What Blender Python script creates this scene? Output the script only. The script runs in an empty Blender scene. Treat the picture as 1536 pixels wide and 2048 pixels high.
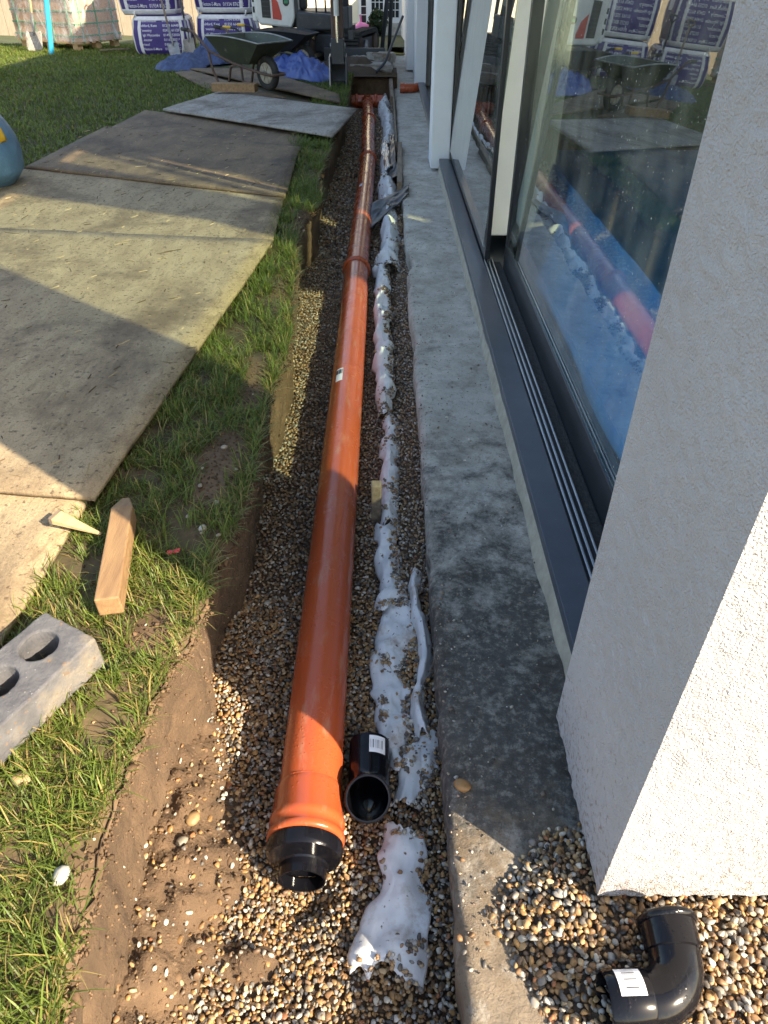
import bpy, bmesh, math, random
import numpy as np
from mathutils import Vector, Matrix, noise as mnoise
random.seed(7); rng = np.random.default_rng(11)
scene = bpy.context.scene
COL = scene.collection
R = math.radians

# ------------------------------------------------------------------ camera, sky, sun
cam_d = bpy.data.cameras.new('camera'); cam = bpy.data.objects.new('camera', cam_d); COL.objects.link(cam)
cam.location = (0, 0, 1.35); cam.rotation_euler = (R(90 - 38.3), 0, 0)
cam_d.sensor_fit = 'VERTICAL'; cam_d.sensor_height = 36; cam_d.lens = 1402 / 2048 * 36
cam_d.clip_start = 0.02; cam_d.clip_end = 2000
scene.camera = cam
SUN_EL = 33.0
SUN_H = Vector((-0.78, 0.625, 0)).normalized()          # the way the light travels over the ground
w = bpy.data.worlds.new('World'); scene.world = w; w.use_nodes = True
nt = w.node_tree; bg = nt.nodes['Background']
sky = nt.nodes.new('ShaderNodeTexSky'); sky.sky_type = 'NISHITA'; sky.sun_disc = False
sky.sun_elevation = R(SUN_EL); sky.sun_rotation = math.atan2(-SUN_H.x, -SUN_H.y)
sky.air_density = 1.0; sky.dust_density = 1.5
nt.links.new(sky.outputs[0], bg.inputs[0]); bg.inputs[1].default_value = 0.15
sd = bpy.data.lights.new('sun', 'SUN'); sd.energy = 4.8; sd.angle = R(0.55); sd.color = (1.0, 0.90, 0.76)
sun = bpy.data.objects.new('sun', sd); COL.objects.link(sun); sun.location = (8, -6, 9)
dv = Vector((SUN_H.x * math.cos(R(SUN_EL)), SUN_H.y * math.cos(R(SUN_EL)), -math.sin(R(SUN_EL))))
sun.rotation_euler = dv.to_track_quat('-Z', 'Y').to_euler()
scene.view_settings.view_transform = 'Standard'; scene.view_settings.look = 'None'
scene.view_settings.exposure = 1.6; scene.view_settings.gamma = 1.0
scene.view_settings.use_white_balance = True; scene.view_settings.white_balance_temperature = 7300; scene.view_settings.white_balance_tint = 8
scene.render.resolution_x, scene.render.resolution_y = 768, 1024

# ------------------------------------------------------------------ noise
def _h(ix, iy, iz):
    n = (ix.astype(np.int64) * 374761393 + iy.astype(np.int64) * 668265263 + iz.astype(np.int64) * 2147483647) & 0xffffffff
    n = ((n ^ (n >> 13)) * 1274126177) & 0xffffffff
    return ((n ^ (n >> 16)) & 0xffff) / 65535.0
def vn(x, y, z=0.0):
    x, y, z = np.broadcast_arrays(np.asarray(x, float), np.asarray(y, float), np.asarray(z, float))
    ix, iy, iz = np.floor(x), np.floor(y), np.floor(z)
    fx, fy, fz = x - ix, y - iy, z - iz
    fx, fy, fz = [t * t * (3 - 2 * t) for t in (fx, fy, fz)]
    out = 0
    for a in (0, 1):
        for b in (0, 1):
            for c in (0, 1):
                out = out + _h(ix + a, iy + b, iz + c) * (fx if a else 1 - fx) * (fy if b else 1 - fy) * (fz if c else 1 - fz)
    return out
def fbm(x, y, z=0.0, o=4):
    s = 0; a = 1; t = 0
    for i in range(o):
        s = s + a * vn(np.asarray(x) * 2 ** i + 17 * i, np.asarray(y) * 2 ** i + 5 * i, np.asarray(z) * 2 ** i + 9 * i); t += a; a *= .5
    return s / t
def sst(a, b, x):
    t = np.clip((np.asarray(x, float) - a) / (b - a), 0, 1); return t * t * (3 - 2 * t)

# ------------------------------------------------------------------ materials
def new_mat(name):
    m = bpy.data.materials.new(name); m.use_nodes = True
    return m, m.node_tree, m.node_tree.nodes['Principled BSDF']
def N(t, kind, **kw):
    n = t.nodes.new(kind)
    for k, v in kw.items(): setattr(n, k, v)
    return n
def ramp(t, fac, stops):
    r = N(t, 'ShaderNodeValToRGB'); t.links.new(fac, r.inputs[0])
    e = r.color_ramp.elements
    while len(e) < len(stops): e.new(0.5)
    for i, (p, c) in enumerate(stops):
        e[i].position = p; e[i].color = (*c, 1) if len(c) == 3 else c
    return r.outputs[0]
def tnoise(t, scale, detail=5, rough=.55, coord='Object', stretch=None, dist=0):
    tc = N(t, 'ShaderNodeTexCoord'); n = N(t, 'ShaderNodeTexNoise')
    n.inputs['Scale'].default_value = scale; n.inputs['Detail'].default_value = detail; n.inputs['Roughness'].default_value = rough
    n.inputs['Distortion'].default_value = dist
    o = tc.outputs[coord]
    if stretch:
        mp = N(t, 'ShaderNodeMapping'); mp.inputs['Scale'].default_value = stretch; t.links.new(o, mp.inputs[0]); o = mp.outputs[0]
    t.links.new(o, n.inputs['Vector']); return n.outputs[0]
def mixc(t, fac, a, b, mode='MIX'):
    m = N(t, 'ShaderNodeMix', data_type='RGBA', blend_type=mode)
    for sck, v in ((m.inputs[0], fac), (m.inputs[6], a), (m.inputs[7], b)):
        if hasattr(v, 'is_linked'): t.links.new(v, sck)
        elif isinstance(v, (int, float)): sck.default_value = v
        else: sck.default_value = (*v, 1)
    return m.outputs[2]
def bump(t, p, h, strength=.3, dist=.01):
    b = N(t, 'ShaderNodeBump'); b.inputs['Strength'].default_value = strength; b.inputs['Distance'].default_value = dist
    t.links.new(h, b.inputs['Height'])
    prev = p.inputs['Normal'].links[0].from_socket if p.inputs['Normal'].is_linked else None
    if prev: t.links.new(prev, b.inputs['Normal'])
    t.links.new(b.outputs[0], p.inputs['Normal'])
def simple(name, c1, c2=None, scale=8, rough=.6, bs=None, bstr=.3, bdist=.004, metal=0, stretch=None, spots=None, spec=None, coat=0):
    m, t, p = new_mat(name)
    c2 = c2 or tuple(v * .75 for v in c1)
    col = ramp(t, tnoise(t, scale, 6, .6, stretch=stretch), [(.3, c2), (.7, c1)])
    if spots:                                      # (colour, scale, threshold)
        f = ramp(t, tnoise(t, spots[1], 6, .65, stretch=stretch), [(spots[2], (0, 0, 0)), (min(spots[2] + .12, 1), (1, 1, 1))])
        col = mixc(t, f, col, spots[0])
    t.links.new(col, p.inputs['Base Color'])
    p.inputs['Roughness'].default_value = rough; p.inputs['Metallic'].default_value = metal
    if spec is not None: p.inputs['Specular IOR Level'].default_value = spec
    if coat: p.inputs['Coat Weight'].default_value = coat; p.inputs['Coat Roughness'].default_value = .08
    if bs: bump(t, p, tnoise(t, bs, 6, .6, stretch=stretch), bstr, bdist)
    return m
def attr_mat(name, rough=.5, spec=.5, bs=None, trans=0, wet=None):
    m, t, p = new_mat(name)
    a = N(t, 'ShaderNodeAttribute', attribute_name='col')
    col = a.outputs['Color']
    if bs:
        v = ramp(t, tnoise(t, bs, 4), [(.25, (.72, .72, .72)), (.75, (1.12, 1.12, 1.12))])
        col = mixc(t, 1.0, col, v, 'MULTIPLY')
    t.links.new(col, p.inputs['Base Color']); p.inputs['Roughness'].default_value = rough
    p.inputs['Specular IOR Level'].default_value = spec
    if wet:
        rr = ramp(t, tnoise(t, wet, 3), [(.35, (.34,) * 3), (.7, (.78,) * 3)]); t.links.new(rr, p.inputs['Roughness'])
    if trans:
        tr = N(t, 'ShaderNodeBsdfTranslucent'); mx = N(t, 'ShaderNodeMixShader'); mx.inputs[0].default_value = trans
        t.links.new(col, tr.inputs[0]); out = t.nodes['Material Output']
        t.links.new(p.outputs[0], mx.inputs[1]); t.links.new(tr.outputs[0], mx.inputs[2]); t.links.new(mx.outputs[0], out.inputs[0])
    return m

MAT = {}
MAT['soil'] = simple('soil', (.135, .082, .046), (.065, .040, .023), 14, .95, 60, .8, .012, spots=((.26, .18, .11), 30, .62))
MAT['soil_dark'] = simple('soil_dark', (.10, .066, .042), (.045, .031, .022), 7, .95, 50, .9, .02)
MAT['turf'] = simple('turf', (.055, .085, .022), (.05, .042, .024), 3.0, .95, 70, .8, .01, spots=((.12, .085, .05), 6, .64))
MAT['orange'] = None
def pipe_plastic(name, c1, c2, rough, dust=(.42, .26, .17)):
    m, t, p = new_mat(name)
    col = ramp(t, tnoise(t, 3, 5, .6, stretch=(1, .35, 1)), [(.3, c2), (.7, c1)])
    f = ramp(t, tnoise(t, 26, 6, .7, stretch=(1, .2, 1)), [(.55, (0, 0, 0)), (.74, (.55, .55, .55))])
    col = mixc(t, f, col, dust)
    t.links.new(col, p.inputs['Base Color'])
    rr = ramp(t, tnoise(t, 7, 5, .6), [(.3, (rough * .7,) * 3), (.7, (rough * 1.5,) * 3)]); t.links.new(rr, p.inputs['Roughness'])
    if c1[0] < .1: p.inputs['Specular IOR Level'].default_value = .28
    # water droplets
    tc = N(t, 'ShaderNodeTexCoord'); v = N(t, 'ShaderNodeTexVoronoi'); v.inputs['Scale'].default_value = 95
    t.links.new(tc.outputs['Object'], v.inputs['Vector'])
    d = ramp(t, v.outputs['Distance'], [(.16, (1, 1, 1)), (.34, (0, 0, 0))])
    k = ramp(t, tnoise(t, 11, 3), [(.45, (0, 0, 0)), (.62, (1, 1, 1))])
    mm = N(t, 'ShaderNodeMath', operation='MULTIPLY'); t.links.new(d, mm.inputs[0]); t.links.new(k, mm.inputs[1])
    bump(t, p, mm.outputs[0], .55 if c1[0] > .1 else .25, .0016)
    return m
MAT['orange'] = pipe_plastic('orange_plastic', (.43, .082, .026), (.35, .066, .022), .22)
MAT['black_pl'] = pipe_plastic('black_plastic', (.006, .006, .008), (.004, .004, .006), .13, (.03, .028, .026))
MAT['black_rubber'] = simple('black_rubber', (.028, .027, .026), (.018, .017, .016), 14, .8, 60, .4, .004, spots=((.10, .075, .05), 9, .56))
MAT['dpm'] = simple('black_membrane', (.02, .021, .024), (.035, .035, .038), 9, .42, 20, .5, .01)
def geotextile(name, lo, k):
    m, t, p = new_mat(name)
    col = ramp(t, tnoise(t, 14, 5), [(.3, (.74, .75, .76)), (.7, (.86, .86, .86))])
    f = ramp(t, tnoise(t, 9, 7, .7), [(lo, (0, 0, 0)), (lo + .18, (k, k, k))]); col = mixc(t, f, col, (.34, .235, .14))
    f = ramp(t, tnoise(t, 60, 3, .5), [(.66, (0, 0, 0)), (.72, (1, 1, 1))]); col = mixc(t, f, col, (.16, .11, .07))
    t.links.new(col, p.inputs['Base Color']); p.inputs['Roughness'].default_value = .85
    bump(t, p, tnoise(t, 90, 5, .7), .3, .003)
    tl = N(t, 'ShaderNodeBsdfTranslucent'); t.links.new(col, tl.inputs[0]); mx = N(t, 'ShaderNodeMixShader'); mx.inputs[0].default_value = .25
    t.links.new(p.outputs[0], mx.inputs[1]); t.links.new(tl.outputs[0], mx.inputs[2]); t.links.new(mx.outputs[0], t.nodes['Material Output'].inputs[0]); return m
MAT['geo'] = geotextile('geotextile', .53, .8); MAT['geo_clean'] = geotextile('clean_geotextile', .62, .6)
def concrete():
    m, t, p = new_mat('concrete')
    col = ramp(t, tnoise(t, 6, 9, .66), [(.26, (.28, .245, .195)), (.46, (.44, .405, .35)), (.70, (.60, .565, .505))])
    f = ramp(t, tnoise(t, 19, 9, .78), [(.52, (0, 0, 0)), (.66, (.65, .65, .65))]); col = mixc(t, f, col, (.19, .165, .13))
    f = ramp(t, tnoise(t, 2.2, 7, .7), [(.55, (0, 0, 0)), (.72, (.5, .5, .5))]); col = mixc(t, f, col, (.27, .22, .17))
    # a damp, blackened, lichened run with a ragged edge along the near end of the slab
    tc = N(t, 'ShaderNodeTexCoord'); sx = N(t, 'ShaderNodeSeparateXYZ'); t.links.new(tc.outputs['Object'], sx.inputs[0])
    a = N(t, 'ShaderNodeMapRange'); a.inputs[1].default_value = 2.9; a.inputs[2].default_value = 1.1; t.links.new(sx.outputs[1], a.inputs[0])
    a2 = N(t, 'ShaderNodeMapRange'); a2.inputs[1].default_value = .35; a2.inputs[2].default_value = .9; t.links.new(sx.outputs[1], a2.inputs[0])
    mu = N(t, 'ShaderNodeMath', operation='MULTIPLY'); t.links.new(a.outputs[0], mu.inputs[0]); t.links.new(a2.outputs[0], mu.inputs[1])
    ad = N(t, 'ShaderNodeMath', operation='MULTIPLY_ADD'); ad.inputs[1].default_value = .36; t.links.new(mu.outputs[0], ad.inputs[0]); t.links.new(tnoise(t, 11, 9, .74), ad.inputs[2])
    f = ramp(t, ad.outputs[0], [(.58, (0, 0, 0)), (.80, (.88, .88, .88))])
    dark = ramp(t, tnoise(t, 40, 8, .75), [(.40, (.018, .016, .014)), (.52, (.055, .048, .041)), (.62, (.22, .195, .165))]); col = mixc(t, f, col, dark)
    b1 = N(t, 'ShaderNodeMapRange'); b1.inputs[1].default_value = 1.05; b1.inputs[2].default_value = .55; t.links.new(sx.outputs[1], b1.inputs[0])
    b2 = N(t, 'ShaderNodeMath', operation='MULTIPLY_ADD'); b2.inputs[1].default_value = .34; t.links.new(b1.outputs[0], b2.inputs[0]); t.links.new(tnoise(t, 15, 9, .72), b2.inputs[2])
    f = ramp(t, b2.outputs[0], [(.60, (0, 0, 0)), (.80, (.85, .85, .85))]); col = mixc(t, f, col, (.20, .145, .092))      # patchy brown tint, stronger towards the near end
    f = ramp(t, tnoise(t, 13, 8, .75), [(.64, (0, 0, 0)), (.69, (.75, .75, .75))]); col = mixc(t, f, col, (.50, .49, .46))
    f = ramp(t, tnoise(t, 120, 3, .6), [(.62, (0, 0, 0)), (.72, (.75, .75, .75))]); col = mixc(t, f, col, (.08, .07, .055))
    t.links.new(col, p.inputs['Base Color']); p.inputs['Roughness'].default_value = .93
    bump(t, p, tnoise(t, 16, 9, .72), .8, .02); bump(t, p, tnoise(t, 110, 6, .75), .8, .006); return m
MAT['concrete'] = concrete()
def board(name, c1, c2, mud, ang):
    m, t, p = new_mat(name)
    tc = N(t, 'ShaderNodeTexCoord'); mp = N(t, 'ShaderNodeMapping'); mp.inputs['Rotation'].default_value = (0, 0, R(ang)); mp.inputs['Scale'].default_value = (3.2, 1, 1)
    t.links.new(tc.outputs['Object'], mp.inputs[0])
    def nz(s, d=6, r=.65, src=mp.outputs[0], dist=.6):
        n = N(t, 'ShaderNodeTexNoise'); n.inputs['Scale'].default_value = s; n.inputs['Detail'].default_value = d; n.inputs['Roughness'].default_value = r; n.inputs['Distortion'].default_value = dist
        t.links.new(src, n.inputs['Vector']); return n.outputs[0]
    col = ramp(t, nz(2.2, 8), [(.3, c2), (.7, c1)])
    f = ramp(t, nz(11, 6, .7), [(.52, (0, 0, 0)), (.74, (.8, .8, .8))]); col = mixc(t, f, col, tuple(v * .45 for v in c2))
    f = ramp(t, nz(1.5, 10, .72, tc.outputs['Object'], .3), [(.48, (0, 0, 0)), (.64, (.9, .9, .9))]); col = mixc(t, f, col, mud)
    f = ramp(t, nz(45, 3, .5, tc.outputs['Object'], 0), [(.60, (0, 0, 0)), (.68, (.8, .8, .8))]); col = mixc(t, f, col, (.07, .047, .03))
    f = ramp(t, nz(150, 4, .7, tc.outputs['Object'], 0), [(.50, (0, 0, 0)), (.70, (.65, .65, .65))]); col = mixc(t, f, col, tuple(v * .5 for v in c2))
    f = ramp(t, nz(30, 4, .6, mp.outputs[0], 0), [(.70, (0, 0, 0)), (.76, (.7, .7, .7))]); col = mixc(t, f, col, (.50, .42, .30))
    t.links.new(col, p.inputs['Base Color']); p.inputs['Roughness'].default_value = .88
    bump(t, p, nz(9, 8, .7), .7, .008); bump(t, p, nz(60, 7, .75, tc.outputs['Object']), .8, .005); return m
MAT['board_a'] = board('muddy_plywood', (.42, .325, .195), (.265, .19, .112), (.125, .083, .05), 8)
MAT['board_b'] = board('brown_plywood', (.23, .155, .092), (.12, .080, .048), (.05, .033, .022), 60)
MAT['board_c'] = board('grey_plywood', (.40, .37, .34), (.27, .24, .21), (.12, .092, .07), 40)
MAT['timber'] = simple('timber', (.33, .20, .095), (.19, .105, .05), 5, .75, 40, .5, .003, stretch=(9, 1, 9), spots=((.10, .065, .04), 6, .60))
MAT['timber_grey'] = simple('grey_timber', (.25, .19, .135), (.12, .088, .06), 6, .85, 40, .5, .004, stretch=(9, 1, 9))
MAT['timber_pale'] = simple('pale_timber', (.55, .38, .20), (.42, .27, .13), 6, .75, 40, .4, .003, stretch=(6, 1, 6))
def render_mat():
    m, t, p = new_mat('white_render')
    col = ramp(t, tnoise(t, 3, 5), [(.3, (.43, .415, .42)), (.7, (.49, .475, .48))])
    f = ramp(t, tnoise(t, 150, 3, .5), [(.69, (0, 0, 0)), (.75, (.6, .6, .6))]); col = mixc(t, f, col, (.35, .33, .31))
    t.links.new(col, p.inputs['Base Color']); p.inputs['Roughness'].default_value = .92
    tc = N(t, 'ShaderNodeTexCoord'); sx = N(t, 'ShaderNodeSeparateXYZ'); t.links.new(tc.outputs['Object'], sx.inputs[0])      # mud splashes near the foot
    a = N(t, 'ShaderNodeMapRange'); a.inputs[1].default_value = .35; a.inputs[2].default_value = -.14; t.links.new(sx.outputs[2], a.inputs[0])
    ad = N(t, 'ShaderNodeMath', operation='MULTIPLY_ADD'); ad.inputs[1].default_value = .17; t.links.new(a.outputs[0], ad.inputs[0]); t.links.new(tnoise(t, 70, 5, .65), ad.inputs[2])
    f = ramp(t, ad.outputs[0], [(.66, (0, 0, 0)), (.78, (.75, .75, .75))]); col = mixc(t, f, col, (.24, .19, .15)); t.links.new(col, p.inputs['Base Color'])
    bump(t, p, tnoise(t, 230, 3, .55), 1.0, .009); return m
MAT['render'] = render_mat()
MAT['white_wall'] = simple('white_wall', (.72, .725, .73), (.66, .665, .67), 5, .8, 120, .25, .002)
MAT['grey_ali'] = simple('grey_aluminium', (.070, .080, .100), (.050, .057, .072), 6, .34, spots=((.30, .30, .30), 24, .66), bs=30, bstr=.06)
MAT['dark_ali'] = simple('dark_aluminium', (.022, .025, .030), (.015, .017, .020), 6, .33, spots=((.16, .15, .14), 26, .66))
MAT['rail'] = simple('rail_metal', (.50, .51, .53), (.34, .35, .37), 20, .3, metal=1, stretch=(1, .2, 1))
MAT['mortar'] = simple('mortar', (.42, .38, .30), (.30, .26, .20), 20, .95, 80, .6, .006)
MAT['gap_black'] = simple('gap_black', (.06, .058, .055), (.02, .02, .02), 90, .95, 120, .8, .004)
def glass_mat(name, tint, dirt):
    m, t, p = new_mat(name); t.nodes.remove(p); out = t.nodes['Material Output']
    tr = N(t, 'ShaderNodeBsdfTransparent'); tr.inputs[0].default_value = (*tint, 1)
    gl = N(t, 'ShaderNodeBsdfGlossy'); gl.inputs['Roughness'].default_value = 0.004
    fr = N(t, 'ShaderNodeFresnel'); ge = N(t, 'ShaderNodeNewGeometry')      # same outside-in Fresnel on both faces of the thin pane
    io = N(t, 'ShaderNodeMapRange'); io.inputs[3].default_value = 1.5; io.inputs[4].default_value = 1 / 1.5
    t.links.new(ge.outputs['Backfacing'], io.inputs[0]); t.links.new(io.outputs[0], fr.inputs[0])
    mu = N(t, 'ShaderNodeMath', operation='MULTIPLY', use_clamp=True); mu.inputs[1].default_value = 1.8; t.links.new(fr.outputs[0], mu.inputs[0])
    mx = N(t, 'ShaderNodeMixShader'); t.links.new(mu.outputs[0], mx.inputs[0]); t.links.new(tr.outputs[0], mx.inputs[1]); t.links.new(gl.outputs[0], mx.inputs[2])
    df = N(t, 'ShaderNodeBsdfDiffuse'); df.inputs[0].default_value = (.62, .62, .58, 1)
    f1 = ramp(t, tnoise(t, 6, 8, .75, stretch=(1, 1, .6)), [(.42, (.0, .0, .0)), (.8, (dirt,) * 3)])
    f2 = ramp(t, tnoise(t, 75, 2, .5), [(.715, (0, 0, 0)), (.74, (.75, .75, .75))])
    ad = N(t, 'ShaderNodeMath', operation='MAXIMUM'); t.links.new(f1, ad.inputs[0]); t.links.new(f2, ad.inputs[1])
    m2 = N(t, 'ShaderNodeMixShader'); t.links.new(ad.outputs[0], m2.inputs[0]); t.links.new(mx.outputs[0], m2.inputs[1]); t.links.new(df.outputs[0], m2.inputs[2])
    t.links.new(m2.outputs[0], out.inputs[0]); return m
MAT['glass'] = glass_mat('door_glass', (.82, .90, .86), .13)
MAT['glass_gable'] = glass_mat('gable_glass', (.97, .985, .90), .0)
MAT['blue_sheet'] = simple('blue_sheet', (.035, .17, .42), (.025, .12, .33), 5, .55, 16, .4, .01)
MAT['tarp'] = simple('blue_tarp', (.035, .075, .27), (.025, .05, .19), 9, .45, 30, .4, .006, spots=((.20, .17, .14), 12, .68))
MAT['tarp_dull'] = simple('dull_blue_cloth', (.055, .085, .19), (.03, .045, .10), 9, .7, 30, .4, .006, spots=((.16, .14, .12), 14, .66))
MAT['bag'] = simple('purple_bag', (.060, .034, .21), (.040, .024, .145), 6, .55, 14, .5, .012)
MAT['bag_white'] = simple('white_webbing', (.74, .73, .74), (.58, .57, .58), 14, .65, 30, .3, .006)
MAT['bag_grey'] = simple('bag_side', (.10, .075, .17), (.06, .045, .10), 6, .55, 14, .5, .012)
MAT['ink_white'] = simple('white_print', (.74, .73, .76), (.62, .61, .65), 30, .6)
MAT['ink_brown'] = simple('brown_print', (.28, .13, .07), (.22, .10, .05), 30, .6)
MAT['card'] = simple('cardboard', (.50, .30, .17), (.40, .23, .13), 5, .65, 20, .2, .004)
MAT['strap'] = simple('green_strap', (.03, .27, .13), (.02, .20, .10), 12, .4)
MAT['barrow'] = simple('green_barrow', (.055, .064, .042), (.033, .038, .026), 5, .65, 30, .3, .004, spots=((.20, .17, .13), 10, .63))
MAT['barrow_black'] = simple('black_barrow', (.025, .025, .026), (.015, .015, .016), 5, .55, 30, .3, .004)
MAT['rust'] = simple('rusty_steel', (.13, .075, .055), (.07, .045, .036), 14, .7, 60, .4, .003)
MAT['steel_grey'] = simple('worn_steel', (.33, .33, .32), (.20, .19, .18), 14, .45, 60, .2, .002, metal=.6)
MAT['rim'] = simple('cream_rim', (.45, .41, .33), (.25, .21, .16), 14, .65, spots=((.12, .09, .06), 18, .6))
MAT['yellow'] = simple('yellow_rubber', (.75, .47, .05), (.60, .36, .04), 14, .6)
MAT['blue_pole'] = simple('blue_paint', (.03, .42, .66), (.025, .36, .58), 9, .4)
MAT['dig_white'] = simple('digger_white', (.70, .70, .68), (.58, .58, .55), 8, .35, spots=((.35, .30, .24), 14, .68), coat=.3)
MAT['dig_red'] = simple('digger_red', (.55, .045, .03), (.45, .035, .025), 8, .35, coat=.3)
MAT['dig_dark'] = simple('digger_dark', (.045, .05, .06), (.025, .027, .03), 8, .5, spots=((.16, .12, .085), 8, .60))
MAT['chrome'] = simple('chrome', (.75, .75, .75), (.6, .6, .6), 10, .15, metal=1)
MAT['cream'] = simple('cream_wall', (.80, .73, .56), (.74, .67, .50), 4, .9, 60, .2, .004)
MAT['pvc'] = simple('white_pvc', (.80, .80, .80), (.74, .74, .74), 4, .4)
MAT['pane'] = simple('window_pane', (.03, .035, .04), (.02, .022, .026), 4, .06)
MAT['leaf_dark'] = attr_mat('leaves', .55, .4, trans=.25)
MAT['pink'] = simple('pink_plastic', (.75, .20, .42), (.62, .15, .34), 6, .5)
MAT['rope'] = simple('yellow_rope', (.55, .45, .10), (.40, .33, .08), 30, .8)
MAT['foil'] = simple('foil', (.75, .75, .76), (.5, .5, .52), 20, .22, 40, .8, .01, metal=1)
MAT['label'] = simple('white_label', (.80, .80, .82), (.74, .74, .77), 9, .5)
MAT['ink_black'] = simple('black_print', (.02, .02, .02), (.015, .015, .015), 9, .5)
MAT['rubble'] = simple('rubble_stone', (.38, .35, .31), (.20, .18, .155), 6, .95, 22, .9, .03, spots=((.10, .085, .07), 12, .62))
MAT['dust_bag'] = simple('blue_grey_bag', (.13, .26, .38), (.06, .13, .22), 3.2, .55, 14, .5, .02)
MAT['bag_yellow'] = simple('yellow_band', (.72, .42, .03), (.62, .36, .03), 9, .5)
MAT['fence'] = simple('fence_timber', (.34, .28, .21), (.24, .20, .15), 8, .9, 20, .4, .006, stretch=(6, 6, 1))
MAT['film'] = None
def film():
    m, t, p = new_mat('clear_film'); out = t.nodes['Material Output']
    p.inputs['Base Color'].default_value = (.82, .80, .78, 1); p.inputs['Roughness'].default_value = .14
    tr = N(t, 'ShaderNodeBsdfTransparent'); mx = N(t, 'ShaderNodeMixShader')
    f = ramp(t, tnoise(t, 6, 7, .75, stretch=(1, 1, .35), dist=1.5), [(.42, (.10,) * 3), (.66, (.55,) * 3)])
    t.links.new(f, mx.inputs[0]); t.links.new(tr.outputs[0], mx.inputs[1]); t.links.new(p.outputs[0], mx.inputs[2]); t.links.new(mx.outputs[0], out.inputs[0])
    bump(t, p, tnoise(t, 12, 6, .7), .9, .03); return m
MAT['film'] = film()
MAT['pebble'] = attr_mat('pebbles', .5, .45, 60, wet=40)
MAT['blade'] = attr_mat('grass_blades', .5, .35, trans=.35)
MAT['clod'] = attr_mat('clods', .95, .2, 70)

# ------------------------------------------------------------------ mesh helpers
class MB:
    def __init__(s): s.v = []; s.f = []; s.M = Matrix.Identity(4)
    def add(s, vs, fs):
        b = len(s.v); s.v += [tuple(s.M @ Vector(p)) for p in vs]; s.f += [tuple(b + i for i in q) for q in fs]; return s
    def box(s, c, d, M=None, taper=1.0):
        x, y, z = d[0] / 2, d[1] / 2, d[2] / 2
        vs = [Vector((sx * x * (taper if sz > 0 else 1), sy * y * (taper if sz > 0 else 1), sz * z)) for sz in (-1, 1) for sx, sy in ((-1, -1), (1, -1), (1, 1), (-1, 1))]
        vs = [(M @ p if M else p) + Vector(c) for p in vs]
        return s.add(vs, [(3, 2, 1, 0), (4, 5, 6, 7), (0, 1, 5, 4), (1, 2, 6, 5), (2, 3, 7, 6), (3, 0, 4, 7)])
    def prism(s, poly, z0, z1):
        n = len(poly); vs = [(x, y, z0) for x, y in poly] + [(x, y, z1) for x, y in poly]
        return s.add(vs, [tuple(range(n - 1, -1, -1)), tuple(range(n, 2 * n))] + [(i, (i + 1) % n, n + (i + 1) % n, n + i) for i in range(n)])
    def tube(s, path, r, n=16, caps=True, inner=None, closed=False):
        P = [Vector(p) for p in path]; m = len(P)
        rs = r if isinstance(r, (list, tuple)) else [r] * m
        def rings(rr):
            out = []; up = None
            for i in range(m):
                a = P[(i - 1) % m] if (closed or i > 0) else P[0]; b = P[(i + 1) % m] if (closed or i < m - 1) else P[-1]
                t = (b - a).normalized()
                if up is None: up = Vector((0, 0, 1)) if abs(t.z) < .9 else Vector((1, 0, 0))
                sd = t.cross(up).normalized(); up = sd.cross(t).normalized()
                out.append([P[i] + (sd * math.cos(2 * math.pi * k / n) + up * math.sin(2 * math.pi * k / n)) * rr[i] for k in range(n)])
            return out
        A = rings(rs); vs = [p for q in A for p in q]; fs = []
        L = m if closed else m - 1
        for i in range(L):
            j = (i + 1) % m
            for k in range(n): fs.append((i * n + k, i * n + (k + 1) % n, j * n + (k + 1) % n, j * n + k))
        if inner is not None:
            ir = inner if isinstance(inner, (list, tuple)) else [q - inner for q in rs]
            B = rings(ir); o = len(vs); vs += [p for q in B for p in q]
            for i in range(L):
                for k in range(n): fs.append((o + (i + 1) * n + k, o + (i + 1) * n + (k + 1) % n, o + i * n + (k + 1) % n, o + i * n + k))
            for k in range(n):
                k1 = (k + 1) % n; e = (m - 1) * n
                fs.append((k1, k, o + k, o + k1)); fs.append((e + k, e + k1, o + e + k1, o + e + k))
        elif caps and not closed:
            fs.append(tuple(range(n - 1, -1, -1))); fs.append(tuple((m - 1) * n + k for k in range(n)))
        return s.add(vs, fs)
    def sheet(s, pts):                      # pts[i][j] grid of points
        a, b = len(pts), len(pts[0]); vs = [p for q in pts for p in q]
        return s.add(vs, [(i * b + j, i * b + j + 1, (i + 1) * b + j + 1, (i + 1) * b + j) for i in range(a - 1) for j in range(b - 1)])
    def build(s, name, mat, parent=None, smooth=False, bevel=0, solid=0, auto=None):
        me = bpy.data.meshes.new(name); me.from_pydata(s.v, [], s.f); me.update()
        o = bpy.data.objects.new(name, me); COL.objects.link(o)
        me.materials.append(MAT[mat] if isinstance(mat, str) else mat)
        if smooth: me.polygons.foreach_set('use_smooth', [True] * len(me.polygons))
        if parent: o.parent = parent
        if solid:
            k = o.modifiers.new('solid', 'SOLIDIFY'); k.thickness = solid; k.offset = -1
        if bevel:
            k = o.modifiers.new('bevel', 'BEVEL'); k.width = bevel; k.segments = 2; k.limit_method = 'ANGLE'; k.angle_limit = R(40)
        if auto:
            k = o.modifiers.new('edges', 'EDGE_SPLIT'); k.split_angle = R(auto)
        return o
def tag(o, label, cat, group=None):
    o['label'] = label; o['category'] = cat
    if group: o['group'] = group
    return o
def struct(o): o['kind'] = 'structure'; return o
def thing(name, label, cat, loc=(0, 0, 0), rz=0, group=None):
    o = bpy.data.objects.new(name, None); COL.objects.link(o); o.location = loc; o.rotation_euler = (0, 0, rz)
    o.empty_display_size = .1
    return tag(o, label, cat, group)
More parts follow.
